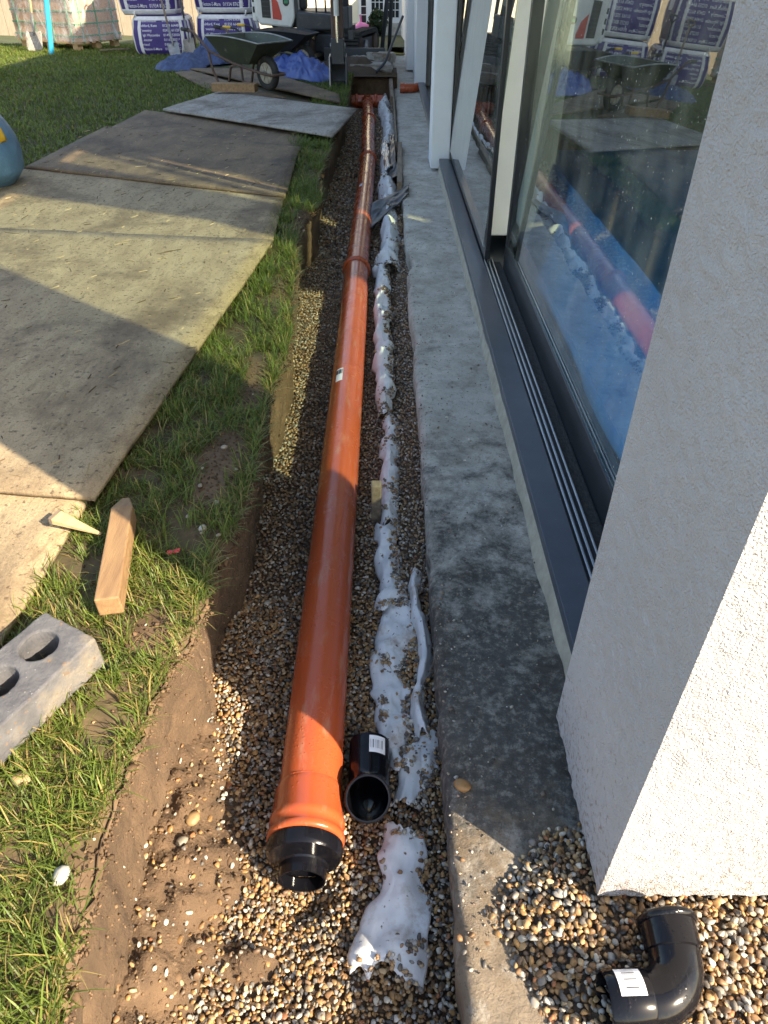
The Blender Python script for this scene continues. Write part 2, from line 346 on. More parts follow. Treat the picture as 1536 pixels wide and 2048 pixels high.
def np_mesh(name, V, F, mat, cols=None, smooth=True, parent=None):
    me = bpy.data.meshes.new(name); nv, nf = len(V), len(F); k = F.shape[1]
    me.vertices.add(nv); me.vertices.foreach_set('co', V.astype(np.float32).ravel())
    me.loops.add(nf * k); me.polygons.add(nf)
    me.loops.foreach_set('vertex_index', F.astype(np.int32).ravel())
    me.polygons.foreach_set('loop_start', np.arange(0, nf * k, k, dtype=np.int32))
    me.update(calc_edges=True)
    if smooth: me.polygons.foreach_set('use_smooth', np.ones(nf, dtype=bool))
    if cols is not None:
        a = me.color_attributes.new('col', 'FLOAT_COLOR', 'POINT')
        a.data.foreach_set('color', np.concatenate([cols, np.ones((nv, 1))], 1).astype(np.float32).ravel())
    o = bpy.data.objects.new(name, me); COL.objects.link(o); me.materials.append(MAT[mat])
    if parent: o.parent = parent
    return o
def gridF(a, b):
    i, j = np.meshgrid(np.arange(a - 1), np.arange(b - 1), indexing='ij'); q = (i * b + j).ravel()
    return np.stack([q, q + 1, q + b + 1, q + b], 1)
def np_grid(name, X, Y, Z, mat, flip=False, smooth=True, parent=None):
    V = np.stack([X.ravel(), Y.ravel(), Z.ravel()], 1); F = gridF(*X.shape)
    if flip: F = F[:, ::-1]
    return np_mesh(name, V, F, mat, smooth=smooth, parent=parent)
def rotz(a): return Matrix.Rotation(a, 3, 'Z')

# ------------------------------------------------------------------ ground: lawn, trench, slab
YT = np.array([-1.2, .38, .66, 1.08, 1.33, 1.67, 2.2, 2.67, 3.2, 3.87, 4.4, 5.0, 5.3, 5.8, 7.4, 9.0, 10.5, 12.3])
XT = np.array([-.52, -.53, -.548, -.526, -.478, -.456, -.443, -.435, -.45, -.485, -.53, -.50, -.45, -.52, -.49, -.45, -.46, -.47])
def xt(y):
    y = np.asarray(y, float)
    return np.interp(y, YT, XT) + (fbm(y * 5, 0, 3, 3) - .5) * .05 + (vn(y * 24, 1, 5) - .5) * .012
def slabx(y):
    y = np.asarray(y, float)
    base = .15 + (fbm(y * 2.2, 0, 8, 2) - .5) * .014 + (fbm(y * 17, 0, 5, 3) - .5) * .020
    return base + .05 * sst(3.0, 3.5, y) * (1 - sst(4.4, 5.0, y)) * sst(.35, .75, vn(y * 5, 4, 1)) + .02 * sst(5.2, 6, y) * (fbm(y * 5, 2, 2, 3) - .3)
def apron(x, y):                # soil that has slumped along the foot of the near trench wall
    e = np.interp(y, [-1, .3, .5, .7, .86, 1.05, 1.2, 1.33, 1.45], [-.40, -.41, -.42, -.375, -.365, -.43, -.47, -.51, -.58]) + (fbm(np.asarray(y) * 9, np.asarray(x) * 3, 1, 3) - .5) * .10
    a = .085 * sst(e + .05, e - .13, x) * (1 - sst(1.2, 1.45, y))
    return a + .05 * np.exp(-(((x + .30) / .055) ** 2 + ((y - .60) / .035) ** 2))
def gz(x, y):                    # top of the gravel
    z = -.415 + (fbm(np.asarray(x) * 7, np.asarray(y) * 7, 2, 3) - .5) * .045
    z = z - .05 * np.exp(-(((np.asarray(x) + .194) / .075) ** 2 + ((np.asarray(y) - .755) / .06) ** 2) ** 2)
    return z + .10 * sst(-.03, .15, x) * (.35 * sst(.5, 1.0, y) + .65 * sst(1.3, 3.0, y)) + .02 * sst(-.3, -.5, x)
ys = np.concatenate([np.arange(-1.2, 3, .03), np.arange(3, 12.3, .09), [12.3]])
off = np.concatenate([np.arange(0, .5, .035), np.arange(.5, 4, .2), np.arange(4, 20, 1.2), [30, 60, 160]])
Yg, Og = np.meshgrid(ys, off, indexing='ij'); Xg = xt(Yg) - Og
Zg = (fbm(Xg * 4, Yg * 4, 0, 4) - .5) * .045 * np.exp(-Og * .3) + (fbm(Xg * .5, Yg * .5, 3, 2) - .5) * .05 * np.minimum(Og, 1)
Zg -= .03 * np.exp(-Og / .02)
def drop(y): return -np.maximum(np.asarray(y, float) - 16, 0) * .047
LAWN = (Xg, Yg, Zg - .012, Og)
# ground beyond the end of the trench and behind the camera
yb = np.concatenate([[12.3], np.arange(12.5, 27, .25), [30, 40, 60, 90, 160, 400]]); xb = np.concatenate([[-160, -60, -30], np.arange(-18, .1, .25), [.12]])
Yb, Xb = np.meshgrid(yb, xb, indexing='ij')
Zb = np.maximum(drop(Yb), -.9) + (fbm(Xb * 2, Yb * 2, 4, 4) - .5) * .05 * (Yb > 12.35) - .012
Zb -= .06 * np.exp(-((Xb + .1) / .5) ** 2 - ((Yb - 12.3) / .6) ** 2)
struct(np_grid('far_lawn', Xb, Yb, Zb, 'turf', flip=True))
gp = MB().sheet([[(.12, 17, -.062), (160, 17, -.062)], [(.12, 20, -.20), (160, 20, -.20)], [(.12, 27, -.53), (160, 27, -.53)], [(.12, 36, -.91), (160, 36, -.91)], [(.12, 400, -.912), (160, 400, -.912)]]).build('far_ground', 'turf'); struct(gp)
gp = MB().sheet([[(-400, -400, -1.05), (400, -400, -1.05)], [(-400, 400, -1.05), (400, 400, -1.05)]]).build('ground', 'turf'); struct(gp)
gp = MB().sheet([[(-160, -60, -.02), (.1, -60, -.02)], [(-160, -1.2, -.02), (.1, -1.2, -.02)]]).build('lawn_behind', 'turf'); struct(gp)
# trench wall
yw = np.concatenate([np.arange(-1.2, 3.2, .016), np.arange(3.2, 12.31, .05)]); zw = np.linspace(0, 1, 30)
Yw, Tw = np.meshgrid(yw, zw, indexing='ij')
Xw = xt(Yw) - .010 - .055 * Tw * sst(.9, 1.6, Yw) + (fbm(Yw * 3, Tw * 1.6, 6, 3) - .5) * .026 * sst(0, .12, Tw) + (vn(np.floor(Yw * 6 + .6 * vn(Yw * 2, 3, 3)) + .01, 7, 7) - .5) * .026 * sst(.04, .14, Tw)
Xw += (fbm(Yw * 26, Tw * 9, 2, 3) - .5) * .018 - .014 * np.clip(fbm(Yw * 14, Tw * 7, 12, 2) - .62, 0, 1) * 6 + .02 * np.exp(-((Tw) / .06) ** 2) * (vn(Yw * 40, 2, 2) - .3)
Zw = -.024 - Tw * .49 + (fbm(Xw * 4, Yw * 4, 0, 4) - .5) * .02 * (1 - Tw)
def clay():
    m, t, p = new_mat('trench_clay')
    col = ramp(t, tnoise(t, 6, 7, .62, stretch=(1, 1, .45)), [(.28, (.07, .043, .025)), (.52, (.135, .083, .047)), (.76, (.21, .135, .08))])
    f = ramp(t, tnoise(t, 38, 5, .7), [(.60, (0, 0, 0)), (.74, (.8, .8, .8))]); col = mixc(t, f, col, (.09, .055, .033))
    f = ramp(t, tnoise(t, 90, 3, .5), [(.70, (0, 0, 0)), (.76, (.7, .7, .7))]); col = mixc(t, f, col, (.36, .28, .20))
    t.links.new(col, p.inputs['Base Color']); p.inputs['Roughness'].default_value = .95
    bump(t, p, tnoise(t, 12, 8, .7, stretch=(1, 1, .6)), .9, .03); bump(t, p, tnoise(t, 60, 7, .75), .9, .009); return m
MAT['clay'] = clay()
struct(np_grid('trench_wall', Xw, Yw, Zw, 'clay', flip=True))
# trench floor (soil under the gravel, slumped apron)
yf = np.concatenate([np.arange(-1.2, 1.6, .012), np.arange(1.6, 12.6, .08)]); xf = np.arange(-.66, .24, .0125)
Yf, Xf = np.meshgrid(yf, xf, indexing='ij')
def floor_z(x, y):
    ap = apron(x, y); return gz(x, y) - .016 + ap + (fbm(np.asarray(x) * 24, np.asarray(y) * 24, 3, 4) - .5) * .07 * np.minimum(ap / .03, 1)
Zf = floor_z(Xf, Yf)
struct(np_grid('trench_floor', Xf, Yf, Zf, 'soil', flip=True))
ew = MB().sheet([[(-.7, -1.2, -.6), (.2, -1.2, -.6)], [(-.7, -1.2, 0), (.2, -1.2, 0)]]).build('trench_end', 'clay'); struct(ew)
ew = MB().sheet([[(-.6, 12.42, -.6), (.2, 12.42, -.6)], [(-.6, 12.34, 0), (.2, 12.34, 0)]]).build('trench_end', 'clay'); struct(ew)
# concrete footing slab
ysb = np.concatenate([np.arange(-1.2, 3.2, .018), np.arange(3.2, 17, .05)]); us = np.concatenate([[0, .012, .025, .04], np.linspace(.06, 1, 34)])
Ys, Us = np.meshgrid(ysb, us, indexing='ij'); X0 = slabx(Ys); Xs = X0 + (.74 - X0) * Us
Zs = -.2 + (fbm(Xs * 6, Ys * 6, 1, 5) - .5) * .022 + (fbm(Xs * 26, Ys * 26, 1, 3) - .5) * .010 - .03 * np.exp(-Us / .016) * (.4 + vn(Ys * 9, 3, 3))
Xd, Yd = slabx(ysb)[:, None] + np.array([.03, .012, 0.0]) * 1.0, np.repeat(ysb[:, None], 3, 1)
Zd = np.stack([np.full(len(ysb), -.62), np.full(len(ysb), -.42), Zs[:, 0] - .05], 1)
Xd = Xd + (fbm(Yd * 12, Zd * 12, 3, 3) - .5) * .016
X_ = np.concatenate([Xd, Xs], 1); Y_ = np.concatenate([Yd, Ys], 1); Z_ = np.concatenate([Zd, Zs], 1)
slab = np_grid('concrete_slab', X_, Y_, Z_, 'concrete', flip=True)
struct(slab)

# ------------------------------------------------------------------ house
house = thing('house', 'white rendered house with grey sliding glass doors along its concrete footing', 'house', (.43, .63, -.2))
H0 = Vector((.43, .63, -.2))
def hpart(mb, name, mat, parent=None, **k):
    o = mb.build(name, mat, parent or house, **k)
    if parent is None: o.matrix_parent_inverse = Matrix.Translation(-H0)
    return o
# near corner pier with lumpy render (real relief), bottom edge hanging clear of the footing
zb = -.135
def lump(a, b, s): return (vn(a * 75, b * 75, s) - .5) * .0045 + (fbm(a * 5, b * 5, s, 2) - .5) * .006
yy = np.arange(0, .43001, .0062); zz = np.arange(0, 1.5, .0062)
A, B = np.meshgrid(yy, zz, indexing='ij')
def bowed(a, b, w): return lump(a, b, 1) * sst(0, .02, a) * sst(0, .02, w - a)
np_grid('render_face', .43 - bowed(A, B, .43), .63 + A, zb + B + (vn(A * 80, 1, 1) - .5) * .004 * (B < .004), 'render', parent=house, flip=False).matrix_parent_inverse = Matrix.Translation(-H0)
xx = np.arange(0, .70001, .0062); A, B = np.meshgrid(xx, zz, indexing='ij')
np_grid('render_face', .43 + A, .63 - lump(A, B, 7) * sst(0, .02, A), zb + B + (vn(A * 80, 1, 1) - .5) * .004 * (B < .004), 'render', parent=house, flip=True).matrix_parent_inverse = Matrix.Translation(-H0)
m = MB().box((.43 + .20 + .003, .63 + .215, zb + .754), (.40, .422, 1.50)); hpart(m, 'pier', 'render')
m = MB().box((.43 + .425, .63 + .215, (1.36 + 6.2) / 2), (.85, .43, 6.2 - 1.36)); hpart(m, 'upper_wall', 'render')
m = MB().box((1.205, .845, .6), (.15, .42, 1.52)); hpart(m, 'end_wall', 'render')
m = MB().box((1.2, .86, -.19), (1.4, .3, .10)); hpart(m, 'plinth', 'concrete')
# further posts and walls along the side
for (x0, x1, y0, y1) in ((.43, .60, 7.05, 7.45), (.46, .62, 12.1, 12.45)):
    hpart(MB().box(((x0 + x1) / 2, (y0 + y1) / 2, 1.4), (x1 - x0, y1 - y0, 3.15)), 'pier', 'white_wall', bevel=.006)
hpart(MB().box((.60, 13.4, 1.4), (.20, 1.9, 3.15)), 'wall_panel', 'white_wall')
hpart(MB().box((.52, 15.2, 1.45), (.26, 1.7, 3.25)), 'wall_panel', 'white_wall')
hpart(MB().box((.60, 8.6, 4.1), (.28, 15.06, 2.1)), 'upper_wall', 'white_wall')       # above the doors
m = MB(); ridge = (4.6, 7.6); e0 = (.18, 5.02)
m.add([(e0[0], .4, e0[1]), (e0[0], 16.2, e0[1]), (ridge[0], 16.2, ridge[1]), (ridge[0], .4, ridge[1]), (9.2, .4, e0[1]), (9.2, 16.2, e0[1])], [(0, 1, 2, 3), (3, 2, 5, 4)])
hpart(m, 'roof', 'dark_ali', solid=.12)
hpart(MB().box((9.0, 8.4, 2.4), (.3, 15.5, 5.2)), 'back_wall', 'white_wall')
hpart(MB().box((4.7, 16.05, 2.4), (8.3, .25, 5.2)), 'far_wall', 'white_wall')
# unseen glazed gable end, openings shaped to throw the light patches outside
op1 = [(1.72, -.05), (4.6, -.05), (4.6, 3.62), (3.92, 3.78), (3.88, 4.2), (3.15, 4.85), (1.72, 5.95)]
gy = .72
def gpanel(poly, mat, name, th=.06, y=gy):
    m = MB(); n = len(poly); vs = [(x, y - th / 2, z) for x, z in poly] + [(x, y + th / 2, z) for x, z in poly]
    m.add(vs, [tuple(range(n)), tuple(range(2 * n - 1, n - 1, -1))] + [(i, n + i, n + (i + 1) % n, (i + 1) % n) for i in range(n)])
    return hpart(m, name, mat)
gpanel(op1, 'glass_gable', 'gable_light_pane', .012)
gpanel([(1.282, -.1), (1.72, -.1), (1.72, 6.4), (1.282, 6.4)], 'white_wall', 'gable_light_mask')
gpanel([(4.6, -.05), (4.72, -.05), (4.74, 4.4), (4.47, 5.18), (4.24, 5.85), (4.15, 6.4), (1.72, 6.4), (1.72, 5.95), (3.15, 4.85), (3.88, 4.2), (3.92, 3.78), (4.6, 3.62)], 'white_wall', 'gable_light_mask')
op2 = [(4.74, 3.9), (5.05, 4.3), (5.13, 4.82), (5.31, 5.34), (5.19, 5.94), (4.83, 6.3), (4.15, 6.4), (4.24, 5.85), (4.47, 5.18), (4.74, 4.4)]
gpanel(op2, 'glass_gable', 'gable_light_pane', .012)
gpanel([(4.74, 3.9), (4.72, -.05), (5.7, -.05), (5.7, 4.9), (5.7, 6.5), (4.83, 6.5), (4.15, 6.5), (4.15, 6.4), (4.83, 6.3), (5.19, 5.94), (5.31, 5.34), (5.13, 4.82), (5.05, 4.3)], 'white_wall', 'gable_light_mask')
gpanel([(5.7, 4.9), (6.35, 4.7), (6.45, 5.6), (5.7, 5.9)], 'glass_gable', 'gable_light_pane', .012)
gpanel([(5.7, -.05), (9.0, -.05), (9.0, 5.0), (6.45, 5.6), (6.35, 4.7), (5.7, 4.9)], 'white_wall', 'gable_light_mask')
gpanel([(5.7, 5.9), (6.45, 5.6), (9.0, 5.0), (4.6, 7.5), (.6, 6.4), (5.7, 6.5)], 'white_wall', 'gable_light_mask')
gpanel([(4.86, 4.02), (4.93, 4.1), (4.98, 6.2), (4.9, 6.25)], 'dark_ali', 'shadow_bar', .05, gy - .06)  # unseen bar added to cast the thin slanting shadow in the patch
# floor inside, inner pier, far inner partition
hpart(MB().box((4.7, 8.4, -.09), (7.7, 15.3, .12)), 'floor', 'soil_dark')
inner = MB().box((.845, 4.74, 1.5), (.36, .34, 3.06)); hpart(inner, 'inner_pier', 'white_wall', bevel=.01)
hpart(MB().box((3.6, 8.3, 1.5), (5.2, .12, 3.0)), 'partition', 'barrow_black')
# door unit one: sill, rails, panels
def strip(name, mat, x0, x1, z0, z1, y0, y1, bevel=.002): return hpart(MB().box(((x0 + x1) / 2, (y0 + y1) / 2, (z0 + z1) / 2), (x1 - x0, y1 - y0, z1 - z0)), name, mat, bevel=bevel)
strip('sill', 'grey_ali', .505, .60, -.125, -.088, 1.06, 7.04)
strip('sill_skirt', 'dark_ali', .512, .60, -.19, -.1252, 1.06, 7.03)
m = MB(); pts = []
for y in np.arange(1.06, 7.05, .03): pts.append([(.488 + .012 * vn(y * 8, 1, 1), y, -.206), (.505, y, -.165 + .025 * float(vn(y * 10, 2, 1))), (.514, y, -.15 + .03 * float(vn(y * 7, 5, 1)))])
hpart(m.sheet(pts), 'mortar_fillet', 'mortar', smooth=True)
strip('track_bed', 'dark_ali', .601, .80, -.13, -.100, 1.06, 7.04)
for x in (.612, .632, .652): strip('rail', 'rail', x - .004, x + .004, -.0995, -.082 if x < .65 else -.075, 1.06, 4.3 if x > .6 else 7)
strip('gap_strip', 'gap_black', .662, .704, -.0995, -.094, 1.06, 4.28, 0)  # speckled near-black strip filling the gap beside the rails
def panel(x, y0, y1, name, z0=-.098, z1=3.0, st=.05, th=.05, rail_h=.14, tilt=3.0):
    p = bpy.data.objects.new(name, None); COL.objects.link(p); p.parent = house; p.location = (x - H0.x, y0 - H0.y, z0 - H0.z); O = Vector((x, y0, z0))
    def b(nm, mat, c, d, bev=.003):
        o = MB().box(Vector(c) - O, d).build(nm, mat, p, bevel=bev); return o
    b('bottom_rail', 'dark_ali', (x, (y0 + y1) / 2, z0 + rail_h / 2), (th, y1 - y0, rail_h))
    b('top_rail', 'dark_ali', (x, (y0 + y1) / 2, z1 - .05), (th, y1 - y0, .1))
    for yy_ in (y0 + st / 2, y1 - st / 2): b('stile', 'dark_ali', (x, yy_, (z0 + rail_h + z1 - .1) / 2), (th - .004, st, z1 - .1 - z0 - rail_h))
    gh = z1 - .1 - z0 - rail_h; go = MB().box((0, 0, gh / 2 - .4), (.006, y1 - y0 - 2 * st - .002, gh)).build('glass', 'glass', p)
    go.location = Vector((x, (y0 + y1) / 2, z0 + rail_h + .4)) - O; go.rotation_euler = (0, R(tilt), 0)
    return p
panel(.742, 1.05, 4.2, 'sliding_panel', th=.062, st=.055)
panel(.622, 4.27, 7.04, 'sliding_panel', th=.03, st=.045, z0=-.08, rail_h=.06)
strip('head_frame', 'dark_ali', .58, .80, 3.0, 3.06, 1.06, 7.04)
# door unit two
strip('sill', 'grey_ali', .50, .60, -.125, -.09, 7.451, 12.09); strip('sill_skirt', 'mortar', .515, .60, -.2, -.1252, 7.451, 12.09)
panel(.64, 7.46, 9.7, 'sliding_panel', th=.05); panel(.70, 9.6, 12.08, 'sliding_panel', th=.05)
# wall added past the house to shade the cream building
gw = MB().box((.60, 20.6, .45), (.2, 8.7, 2.1)).build('shade_wall', 'white_wall'); tag(gw, 'low white wall added past the house to shade the cream building', 'wall')
# blue sheet laid over the floor inside
pts = []
for i in range(40):
    row = []
    for j in range(70):
        x = .83 + i * .075; y = 1.12 + j * .085
        row.append((x, y, -.012 + .016 * float(fbm(x * 3, y * 3, 5, 3)) + .012 * float(abs(vn(x * 1.1 + y * .5, y * .4, 2) - .5) < .03)))
    pts.append(row)
tag(MB().sheet(pts).build('floor_sheet', 'blue_sheet', smooth=True), 'blue protective sheet spread on the floor behind the glass door', 'sheet')

def blue_film():
    m, t, p = new_mat('blue_film'); out = t.nodes['Material Output']
    col = ramp(t, tnoise(t, 4, 6, .6), [(.3, (.012, .09, .40)), (.7, (.03, .15, .52))]); t.links.new(col, p.inputs['Base Color']); p.inputs['Roughness'].default_value = .5
    tr = N(t, 'ShaderNodeBsdfTranslucent'); t.links.new(col, tr.inputs[0]); mx = N(t, 'ShaderNodeMixShader'); mx.inputs[0].default_value = .65
    t.links.new(p.outputs[0], mx.inputs[1]); t.links.new(tr.outputs[0], mx.inputs[2]); t.links.new(mx.outputs[0], out.inputs[0]); return m
MAT['blue_film'] = blue_film()
pts = []
for j in range(70):
    y = 1.10 + j * .044; row = []
    for i in range(16):
        k = i / 15; row.append((.80 + .10 * k + .025 * float(fbm(y * 3, k * 3, 3, 3)) , y, -.02 + k * (.48 + .05 * float(fbm(y * 2, 1, 4, 2)))))
    pts.append(row)
tag(MB().sheet(pts).build('upright_sheet', 'blue_film', smooth=True), 'translucent blue sheet standing inside against the foot of the glass door', 'sheet')

# ------------------------------------------------------------------ boards
def sheet_board(label, corners, z, mat, tilt=None, seed=0):
    c = Vector((sum(p[0] for p in corners) / 4, sum(p[1] for p in corners) / 4, 0))
    th = .018; m = MB(); n = 24
    P = [Vector((p[0], p[1], 0)) - c for p in corners]; zs = [z] * 4 if not tilt else tilt
    top = []
    for i in range(n + 1):
        row = []
        for j in range(n + 1):
            u, v = i / n, j / n
            p = P[0] * (1 - u) * (1 - v) + P[1] * u * (1 - v) + P[2] * u * v + P[3] * (1 - u) * v
            zz_ = zs[0] * (1 - u) * (1 - v) + zs[1] * u * (1 - v) + zs[2] * u * v + zs[3] * (1 - u) * v
            rag = .006 * (float(vn(u * 40, v * 40, seed)) - .5)
            edge = 1 if i in (0, n) or j in (0, n) else 0
            row.append((p.x + rag * edge, p.y + rag * edge, zz_ + th + .010 * (float(fbm(p.x * 2, p.y * 2, seed, 3)) - .5)))
        top.append(row)
    m.sheet(top); o = m.build('plywood_sheet', mat, smooth=True, solid=th); o.location = c
    if o.data.polygons[0].normal.z < 0: o.data.flip_normals()
    return tag(o, label, 'board', 'plywood sheets laid as a walkway')
sheet_board('muddy plywood sheet whose edge meets the brick with holes', [(-.99, .2), (-.925, 1.80), (-3.3, 2.3), (-3.3, .2)], .004, 'board_a', seed=1)
sheet_board('big pale muddy plywood sheet beside the wooden stake and grass strip', [(-.895, 1.72), (-.655, 4.235), (-3.30, 4.60), (-3.50, 2.1)], .030, 'board_a', seed=2)
sheet_board('brown plywood sheet reaching under the blue sack', [(-.66, 4.2), (-.715, 5.45), (-2.97, 6.12), (-2.93, 4.55)], .012, 'board_a', seed=4)
sheet_board('plywood sheet crossed by the slanting shadow line', [(-.69, 5.22), (-.743, 6.85), (-2.75, 7.80), (-2.86, 6.10)], .030, 'board_b', seed=5)
sheet_board('dark brown plywood strip showing behind a lapped sheet edge', [(-.74, 6.82), (-.78, 7.9), (-2.66, 8.9), (-2.74, 7.85)], .006, 'board_b', seed=6)
sheet_board('raised pale grey plywood sheet with one corner over the trench', [(-.471, 7.156), (-.282, 8.478), (-2.02, 10.0), (-2.417, 8.73)], .05, 'board_c', tilt=[.062, .085, .05, .045], seed=7)
sheet_board('plywood sheet under the green wheelbarrow', [(-.50, 9.25), (-.55, 9.9), (-1.90, 12.5), (-2.95, 12.5)], .03, 'board_b', seed=8)
sheet_board('plywood sheet lying between the crumpled cloth and the wheelbarrow legs', [(-1.2, 9.8), (-2.9, 12.4), (-3.1, 12.2), (-2.0, 9.9)], .010, 'board_b', seed=9)

# ------------------------------------------------------------------ pebbles, clods, grass
def ico(sub):
    bm = bmesh.new(); bmesh.ops.create_icosphere(bm, subdivisions=sub, radius=1); bm.verts.ensure_lookup_table()
    V = np.array([v.co[:] for v in bm.verts]); F = np.array([[v.index for v in f.verts] for f in bm.faces]); bm.free(); return V, F
IC1, IC2 = ico(1), ico(2)
def scatter_stones(name, pts, rad, cols, sub, mat='pebble', flat=.62, parent=None, smooth=True, angular=.22):
    V0, F0 = IC1 if sub == 1 else IC2; n = len(pts); nv = len(V0)
    protos = []
    for k in range(12):
        s = 1 + (fbm(V0[:, 0] * 1.3 + k * 7, V0[:, 1] * 1.3, V0[:, 2] * 1.3, 2) - .5) * 2 * angular * 1.6
        d = rng.normal(size=(5, 3)); P = V0 * s[:, None]
        for q in d:                                    # planed facets like broken flint
            q = q / np.linalg.norm(q); h = P @ q; cut = .45 + .30 * rng.random(); P = P - np.outer(np.maximum(h - cut, 0) * .85, q)
        protos.append(P)
    protos = np.array(protos)
    idx = rng.integers(0, 12, n)
    sc = np.stack([rng.uniform(.85, 1.45, n), rng.uniform(.75, 1.1, n), rng.uniform(flat * .75, flat * 1.25, n)], 1) * rad[:, None]
    P = protos[idx] * sc[:, None, :]
    a, b, c = rng.uniform(0, 6.28, n), rng.normal(0, .45, n), rng.normal(0, .45, n)
    def rot(P, ang, i, j):
        ca, sa = np.cos(ang)[:, None], np.sin(ang)[:, None]; Q = P.copy(); Q[:, :, i] = P[:, :, i] * ca - P[:, :, j] * sa; Q[:, :, j] = P[:, :, i] * sa + P[:, :, j] * ca; return Q
    P = rot(rot(rot(P, a, 0, 1), b, 1, 2), c, 0, 2) + pts[:, None, :]
    F = (F0[None] + (np.arange(n) * nv)[:, None, None]).reshape(-1, 3)
    o = np_mesh(name, P.reshape(-1, 3), F, mat, np.repeat(cols, nv, 0), smooth=smooth, parent=parent)
    return o
PAL = np.array([(.30, .165, .065), (.36, .22, .10), (.22, .12, .055), (.42, .30, .17), (.16, .10, .06), (.50, .44, .35), (.12, .105, .09), (.20, .175, .145), (.30, .27, .23), (.48, .44, .38), (.10, .088, .075), (.33, .13, .055), (.40, .22, .08)])
PW = np.array([.15, .13, .11, .10, .09, .075, .07, .08, .07, .05, .045, .02, .05]); PW = PW / PW.sum()
def stone_cols(n, dull=0.0):
    c = PAL[rng.choice(len(PAL), n, p=PW)] * rng.uniform(.7, 1.25, (n, 1))
    g = c.mean(1, keepdims=True); return c * (1 - dull) + g * np.array([1.05, .98, .88]) * dull
def lay(x0, x1, y0, y1, per_m2, zf, keep, dz=.0):
    n = int((x1 - x0) * (y1 - y0) * per_m2); g = math.sqrt(1 / per_m2)
    x = np.arange(x0, x1, g); y = np.arange(y0, y1, g); X, Y = np.meshgrid(x, y); X = X.ravel() + rng.uniform(-.5, .5, X.size) * g; Y = Y.ravel() + rng.uniform(-.5, .5, Y.size) * g
    k = keep(X, Y); X, Y = X[k], Y[k]
    return np.stack([X, Y, zf(X, Y) + dz], 1)
def in_trench(x, y):
    base = (x > xt(y) - .06) & (x < slabx(y) + .02)
    a = apron(x, y); return base & (rng.random(len(x)) < np.where(a > .03, .07, np.where(a > .012, .4, 1)))
zsurf = lambda x, y: np.where(apron(x, y) > .012, floor_z(x, y) + .003, gz(x, y) + rng.uniform(-.006, .006, len(x)))
parts = []
p1 = lay(-.58, .2, .25, 1.75, 10500, zsurf, in_trench); r1 = rng.uniform(.0036, .0072, len(p1)) * np.where(rng.random(len(p1)) < .10, 1.5, 1)
p1b = lay(-.58, .2, .25, 1.75, 3600, zsurf, in_trench, .005); r1b = rng.uniform(.0042, .0082, len(p1b))
P_ = np.concatenate([p1, p1b]); r_ = np.concatenate([r1, r1b])
# the bed of gravel is one uncountable mass
g = scatter_stones('gravel', P_, r_, stone_cols(len(P_)), 2); g['kind'] = 'stuff'; tag(g, 'brown and grey flint gravel bedding the near part of the trench', 'gravel')
p2 = lay(-.66, .22, 1.75, 5.2, 6800, zsurf, in_trench); r2 = rng.uniform(.0045, .0090, len(p2))
p3 = lay(-.66, .22, 5.2, 12.3, 2400, zsurf, in_trench); r3 = rng.uniform(.008, .015, len(p3))
P_ = np.concatenate([p2, p3]); g = scatter_stones('gravel', P_, np.concatenate([r2, r3]), stone_cols(len(P_), .25), 1); g['kind'] = 'stuff'
tag(g, 'flint gravel bedding the far part of the trench', 'gravel')
# gravel spilled over the slab in front of the pier
def heap_z(x, y):
    e = np.interp(y, [-.5, .2, .42, .55, .62, .70, .78, .9], [.50, .40, .30, .24, .20, .26, .36, .6]) + (fbm(y * 14, x * 8, 2, 2) - .5) * .05
    return -.205 + .05 * sst(e - .02, e + .16, x), x > e
def hz_(x, y): return heap_z(x, y)[0] + rng.uniform(-.004, .008, len(x))
def hk(x, y):
    d, k = heap_z(x, y); return (k | (rng.random(len(x)) < .012 * (y < .95))) & ~((y > .64) & (x > .5))
Xh, Yh = np.meshgrid(np.arange(.18, 1.9, .02), np.arange(-.6, .92, .02), indexing='ij'); Zh, _ = heap_z(Xh, Yh)
struct(np_grid('gravel_bed', Xh, Yh, np.where(_, Zh - .004, -.26), 'soil_dark'))
p4 = lay(.16, 1.5, .0, .90, 10000, hz_, hk); p4b = lay(.16, 1.5, .0, .9, 1800, hz_, hk, .008); P_ = np.concatenate([p4, p4b])
g = scatter_stones('gravel', P_, rng.uniform(.0042, .0092, len(P_)), stone_cols(len(P_)), 2); g['kind'] = 'stuff'
tag(g, 'loose flint gravel spilled over the slab below the white pier', 'gravel')
# crumbs and chips lying about on the slab
n = 1500; X = rng.uniform(.16, .5, n) - .0 * rng.random(n); X = np.where(rng.random(n) < .5, .15 + np.abs(rng.normal(0, .06, n)), X); Y = np.abs(rng.normal(0, 3.5, n)) + .5; Z = np.full(n, -.196)
g = scatter_stones('slab_crumbs', np.stack([X, Y, Z], 1), rng.uniform(.0012, .0042, n) * np.where(rng.random(n) < .1, 1.8, 1), stone_cols(n, .6) * rng.uniform(.5, 1.6, (n, 1)), 1); g['kind'] = 'stuff'; tag(g, 'crumbs of stone and mortar lying on the slab', 'crumbs')
